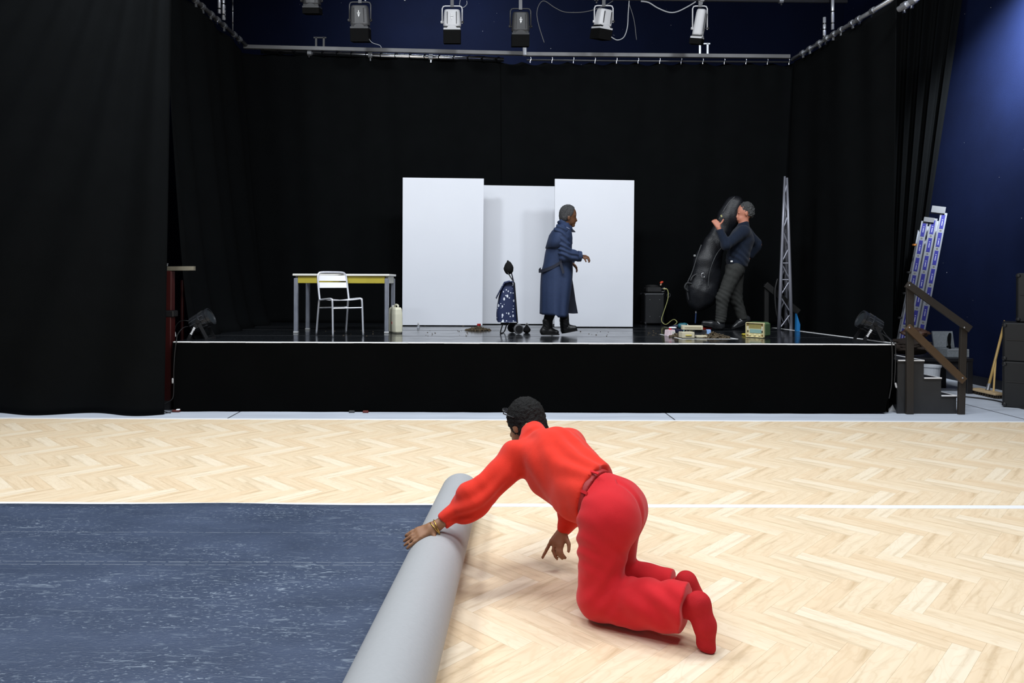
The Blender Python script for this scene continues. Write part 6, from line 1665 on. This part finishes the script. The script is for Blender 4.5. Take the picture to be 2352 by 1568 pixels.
# ------------------------------------------------------------------ 3. person carrying the black instrument case
def carrier():
    Y0 = S(1672, 757).y
    q = lambda px, py, dy=0.0: A3(P(px, py, Y0 + dy))
    SKIN = mat('fair_reddish_skin', (.50, .20, .13), .5, var=.12, scale=20, spec=.35)
    HAIR = mat('grey_wavy_hair', (.060, .062, .063), .8, var=.8, scale=70, bump=.8, bscale=120, spec=.25)
    KNIT = mat('dark_blue_jumper', (.0085, .0145, .030), .9, var=.3, scale=60, bump=.3, bscale=260, spec=.2, sheen=.1)
    TRS = mat('charcoal_trouser_cloth', (.034, .035, .033), .8, var=.25, scale=30, bump=.25, bscale=250, spec=.2)
    SHOE = mat('black_shoe_leather', (.016, .017, .019), .35, var=.3)
    base = Vector(q(1675, 757)); base.z = ST
    t = thing('person', 'person in dark blue jumper and grey trousers striding left, face hidden behind a black case', 'person', base)
    hed = q(1711, 488); nek = q(1708, 512); che = q(1703, 550); wai = q(1694, 595); pel = q(1688, 618)
    shN = q(1707, 532, -.17); shF = q(1712, 533, .17); elN = q(1668, 563, -.22); wrN = q(1650, 522, -.18); elF = q(1742, 562, .22); wrF = q(1722, 590, .26)
    hpN = q(1687, 622, -.09); hpF = q(1690, 622, .09); knN = q(1660, 684, -.10); knF = q(1690, 688, .08); anN = q(1655, 738, -.10); anF = q(1706, 732, .08)
    B = SDF(q(1596, 775) - A3((0, .42, 0)), q(1762, 455) + A3((0, .45, 0)), .0075)
    B.chain([pel, wai, che, nek, hed], [.10, .10, .12, .058, .055], .04)
    B.cone(che, shN, .1, .055, .04).cone(che, shF, .1, .055, .04)
    B.chain([shN, elN, wrN], [.05, .043, .029], .02).chain([shF, elF, wrF], [.05, .043, .029], .02)
    B.chain([hpN, knN, anN], [.085, .058, .042], .03).chain([hpF, knF, anF], [.085, .058, .042], .03)
    B.ell(q(1710.5, 486), (.102, .080, .112), k=.02); B.ell(q(1702.5, 502), (.062, .058, .062), k=.02)
    B.cone(q(1694.5, 491), q(1692, 498), .010, .014, .012); B.cone(q(1695.5, 504.5, -.02), q(1695.5, 504.5, .02), .011, .011, .008)
    for s in (-1, 1): B.ell(q(1714.5, 490, s * .082), (.020, .012, .036), k=.008); B.ell(q(1696.5, 489, s * .032), (.011, .014, .010), k=.006)
    # near hand grips the case from below: fingers wrap up and over
    up = A3((-.35, 0, .94)); lf = A3((-.94, .2, -.30)); fwd = A3((0, 1, 0))
    for o in (-.028, -.009, .010, .028): B.cone(wrN + up * .01 + lf * o * .6, wrN + up * .07 + lf * o + fwd * .02, .017, .0155, .012)
    for o, L in ((-.024, .066), (-.006, .072), (.013, .068), (.031, .056)):
        fin(B, wrN + up * .072 + lf * o + fwd * .015, [up * .8 + fwd * .5 + lf * .15, up * .3 + fwd * .9 - lf * .1, fwd * .7 - up * .3 - lf * .6], [L * .5, L * .4, L * .3], .012, .010)
    fin(B, wrN + up * .03 - lf * .022, [-lf * .9 + up * .45, -lf * .75 + up * .75], [.048, .04], .0145, .011)
    hd = A3((-.45, .1, -.7)); hd /= np.linalg.norm(hd)
    for o in (-.026, -.009, .009, .026):
        B.cone(wrF + hd * .01 + A3((0, o * .5, 0)), wrF + hd * .07 + A3((0, o, 0)), .016, .0145, .012); fin(B, wrF + hd * .075 + A3((0, o, 0)), [hd, hd + A3((-.5, -.2, 0)), A3((-1, -.4, 0))], [.03, .026, .022], .012, .010)
    fin(B, wrF + hd * .03 + A3((-.02, -.03, 0)), [hd + A3((-.5, -.3, 0)), hd + A3((-.8, 0, 0))], [.042, .036], .0145, .011)
    B.build('body', SKIN, t, 1)
    Hs = SDF(hed - .24, hed + .24, .0065); Hs.ell(q(1714.5, 480), (.100, .094, .102), k=.03); Hs.ell(q(1721, 489), (.066, .084, .080), k=.03)
    Hs.cut(q(1703.5, 484), A3((-.9, 0, -.42))); Hs.cut(q(1716, 496), A3((-.45, 0, -1)))
    Hs.build('hair', HAIR, t, 1, lambda v: lumpy(v, 85, .009) + lumpy(v, 210, .004))
    J = SDF(q(1630, 625) - A3((0, .42, 0)), q(1760, 500) + A3((0, .45, 0)), .007)
    J.chain([wai + A3((.0, 0, -.045)), wai, che, nek + A3((0, 0, -.02))], [.135, .142, .158, .072], .04, (A3((0, 1, 0)), .88))
    J.cone(che + A3((0, 0, .03)), shN, .12, .085, .05).cone(che + A3((0, 0, .03)), shF, .12, .085, .05)
    J.chain([shN, elN, elN + (wrN - elN) * .88], [.085, .066, .048], .03).chain([shF, elF, elF + (wrF - elF) * .88], [.085, .066, .048], .03)
    J.cut(q(1690, 610), A3((-.12, 0, -1))); J.cut(q(1708, 509), A3((-.3, 0, 1)))
    J.build('jumper', KNIT, t, 3, lambda v: .007 * wave(v, A3((.7, 0, .8)), .085, 0, 1, .3) * near(v, wai + A3((0, -.1, .02)), .18) + .006 * wave(v, A3((1, 0, .3)), .07, 0, .8, .3) * near(v, elN, .09) + lumpy(v, 25, .003))
    T = SDF(q(1636, 752) - A3((0, .34, 0)), q(1730, 600) + A3((0, .34, 0)), .007)
    T.cone(pel, wai + A3((-.005, 0, -.04)), .130, .128, .03, (A3((0, 1, 0)), .88))
    T.chain([hpN, knN, anN + A3((.0, 0, .0))], [.112, .084, .070], .04).chain([hpF, knF, anF + A3((0, 0, .0))], [.110, .084, .068], .04)
    T.cut(q(1690, 604), A3((-.12, 0, 1))); T.cut(q(1655, 739), A3((.10, 0, -1)))
    def tdp(v): return .006 * wave(v, A3((.5, 0, 1)), .055, 0, 1.2, .3) * (near(v, knN, .13) + near(v, knF, .13)) + .005 * wave(v, A3((.8, 0, 1)), .07, 0, 1, .3) * near(v, hpN, .15) + .005 * wave(v, A3((.2, 0, 1)), .04, 0, 1, .3) * near(v, anN, .10) + lumpy(v, 30, .003)
    T.build('trousers', TRS, t, 2, tdp)
    MB().bbox(Vector(q(1680.5, 600, -.165)), (.03, .006, .022), .002).build('white_tag', WHITE_PAINT, t)
    def shoe(an, heel, toe):
        heel[2] = max(heel[2], ST + .003); toe[2] = max(toe[2], ST + .003)
        K = SDF(np.minimum(heel, toe) - A3((.12, .14, .06)), np.maximum(heel, toe) + A3((.12, .14, .22)), .006)
        K.chain([an + A3((0, 0, .02)), heel + A3((-.03, 0, .05))], [.055, .050], .02); K.chain([heel + A3((-.035, 0, .05)), heel * .45 + toe * .55 + A3((0, 0, .045)), toe + A3((.035, 0, .03))], [.048, .046, .032], .02)
        sn = np.cross(toe - heel, A3((0, 1, 0))); sn /= np.linalg.norm(sn)
        if sn[2] > 0: sn = -sn
        K.cut(heel, sn); K.cut(an + A3((0, 0, .06)), A3((0, 0, 1))); b = K.build('shoe', SHOE, t, 1)
        d = Vector(toe - heel); n_ = -Vector(sn); out = []
        for a in np.linspace(0, 6.2832, 28, endpoint=False):
            ca, sa = math.cos(a), math.sin(a); u = .5 + .5 * ca; out.append(Vector(heel) + d * (u * 1.05 - .025) + Vector((0, (.038 + .010 * math.sin(u * 2.6)) * math.copysign(abs(sa) ** .7, sa), 0)) + n_ * .002)
        MB().prism(out, n_ * .014).build('sole', BLACK_PLASTIC, b)
        MB().bar(Vector(an + A3((-.06, -.052, .0))), Vector(an + A3((-.03, -.055, -.03))), .012, .004, up=(0, 1, 0)).build('lace', mat('grey_lace', (.3, .3, .31), .6), b)
    shoe(anN, q(1661, 757.5, -.10), q(1611, 746.5, -.12)); shoe(anF, q(1720, 741, .08), q(1680, 757, .06))
    # --- the case he carries: a thing of its own
    BAG = mat('black_padded_nylon', (.0055, .0062, .0088), .45, var=.35, scale=20, bump=.35, bscale=90, spec=.4)
    Yc = .10
    bg = thing('instrument_case', 'large black padded string instrument case held upright by the walking person', 'instrument case', Vector(q(1600, 712, Yc)))
    K = SDF(q(1560, 730, 0) - A3((0, .30, 0)), q(1722, 440, 0) + A3((0, .45, 0)), .0075); fl = (A3((0, 1, 0)), 1.35)
    K.chain([q(1687, 470, Yc), q(1673, 500, Yc)], [.128, .158], .03, fl); K.chain([q(1673, 500, Yc), q(1655, 535, Yc), q(1640, 560, Yc)], [.14, .125, .145], .04, fl)
    K.chain([q(1640, 562, Yc), q(1625, 600, Yc), q(1622, 635, Yc), q(1613, 672, Yc)], [.14, .185, .19, .225], .04, fl)
    K.cone(q(1613, 672, Yc), q(1605, 690, Yc), .225, .15, .04, fl)
    ax = A3(q(1690, 455)) - A3(q(1605, 700)); ax /= np.linalg.norm(ax)
    body = K.build('body', BAG, bg, 3, lambda v: .0022 * wave(v, A3((.9, 0, -.35)), .16, 0, 1.5, .5) + lumpy(v, 14, .005))
    sm_ = [q(1668, 560, -.055), q(1652, 575, -.07), q(1640, 596, -.085), q(1630, 625, -.09), q(1626, 660, -.11)]
    MB().tube(smooth_path([Vector(p) for p in sm_], 6), .007, 6).build('zip_seam', mat('dark_zip', (.025, .027, .03), .4), bg, smooth=True)
    for sp2 in ([(1651, 505), (1660, 487), (1674, 465), (1688, 452)], [(1611, 562), (1601, 590), (1590, 625), (1578, 655), (1582, 690)]):
        MB().tube(smooth_path([Vector(q(a, b, .04)) for a, b in sp2], 6), .010, 6).build('edge_piping', MATS['dark_zip'], bg, smooth=True)
    WB = mat('black_webbing', (.02, .021, .023), .6)
    for pts in ([(1604, 628), (1592, 634), (1586, 645)], [(1590, 652), (1578, 650), (1573, 660), (1580, 668)]):
        MB().tube(smooth_path([Vector(q(a, b, .02)) for a, b in pts], 6), .013, 6).build('strap', WB, bg, smooth=True)
    cc = Vector(q(1615, 632, -.115))
    MB().tube([cc + Vector((.024 * math.cos(a), 0, .030 * math.sin(a))) for a in np.linspace(0, 6.2832, 16)], .005, 6, cap=False).build('ring_buckle', CHROME, bg, smooth=True)
    MB().bbox(cc + Vector((.002, 0, -.07)), (.05, .008, .014), .003).build('buckle_bar', CHROME, bg)
    MB().bbox(Vector(q(1657, 496, -.035)), (.02, .006, .03), .002, Matrix.Rotation(-.5, 3, 'Y')).build('yellow_tag', mat('pale_yellow_tag', (.5, .48, .2), .5), bg)
    MB().bbox(Vector(q(1595.5, 587, .06)), (.03, .02, .03), .005).build('side_buckle', mat('grey_buckle', (.25, .26, .26), .4), bg)
    a, b = q(1600, 700, Yc), q(1597, 742, Yc); 
    MB().tube([Vector(a), Vector(a) + (Vector(b) - Vector(a)) * .45], .012, 8).build('end_pin', STEEL, bg)
    MB().tube([Vector(a) + (Vector(b) - Vector(a)) * .4, Vector(b)], .011, 8).build('end_pin_sleeve', mat('deep_blue_sleeve', (.008, .022, .07), .4), bg)
carrier()
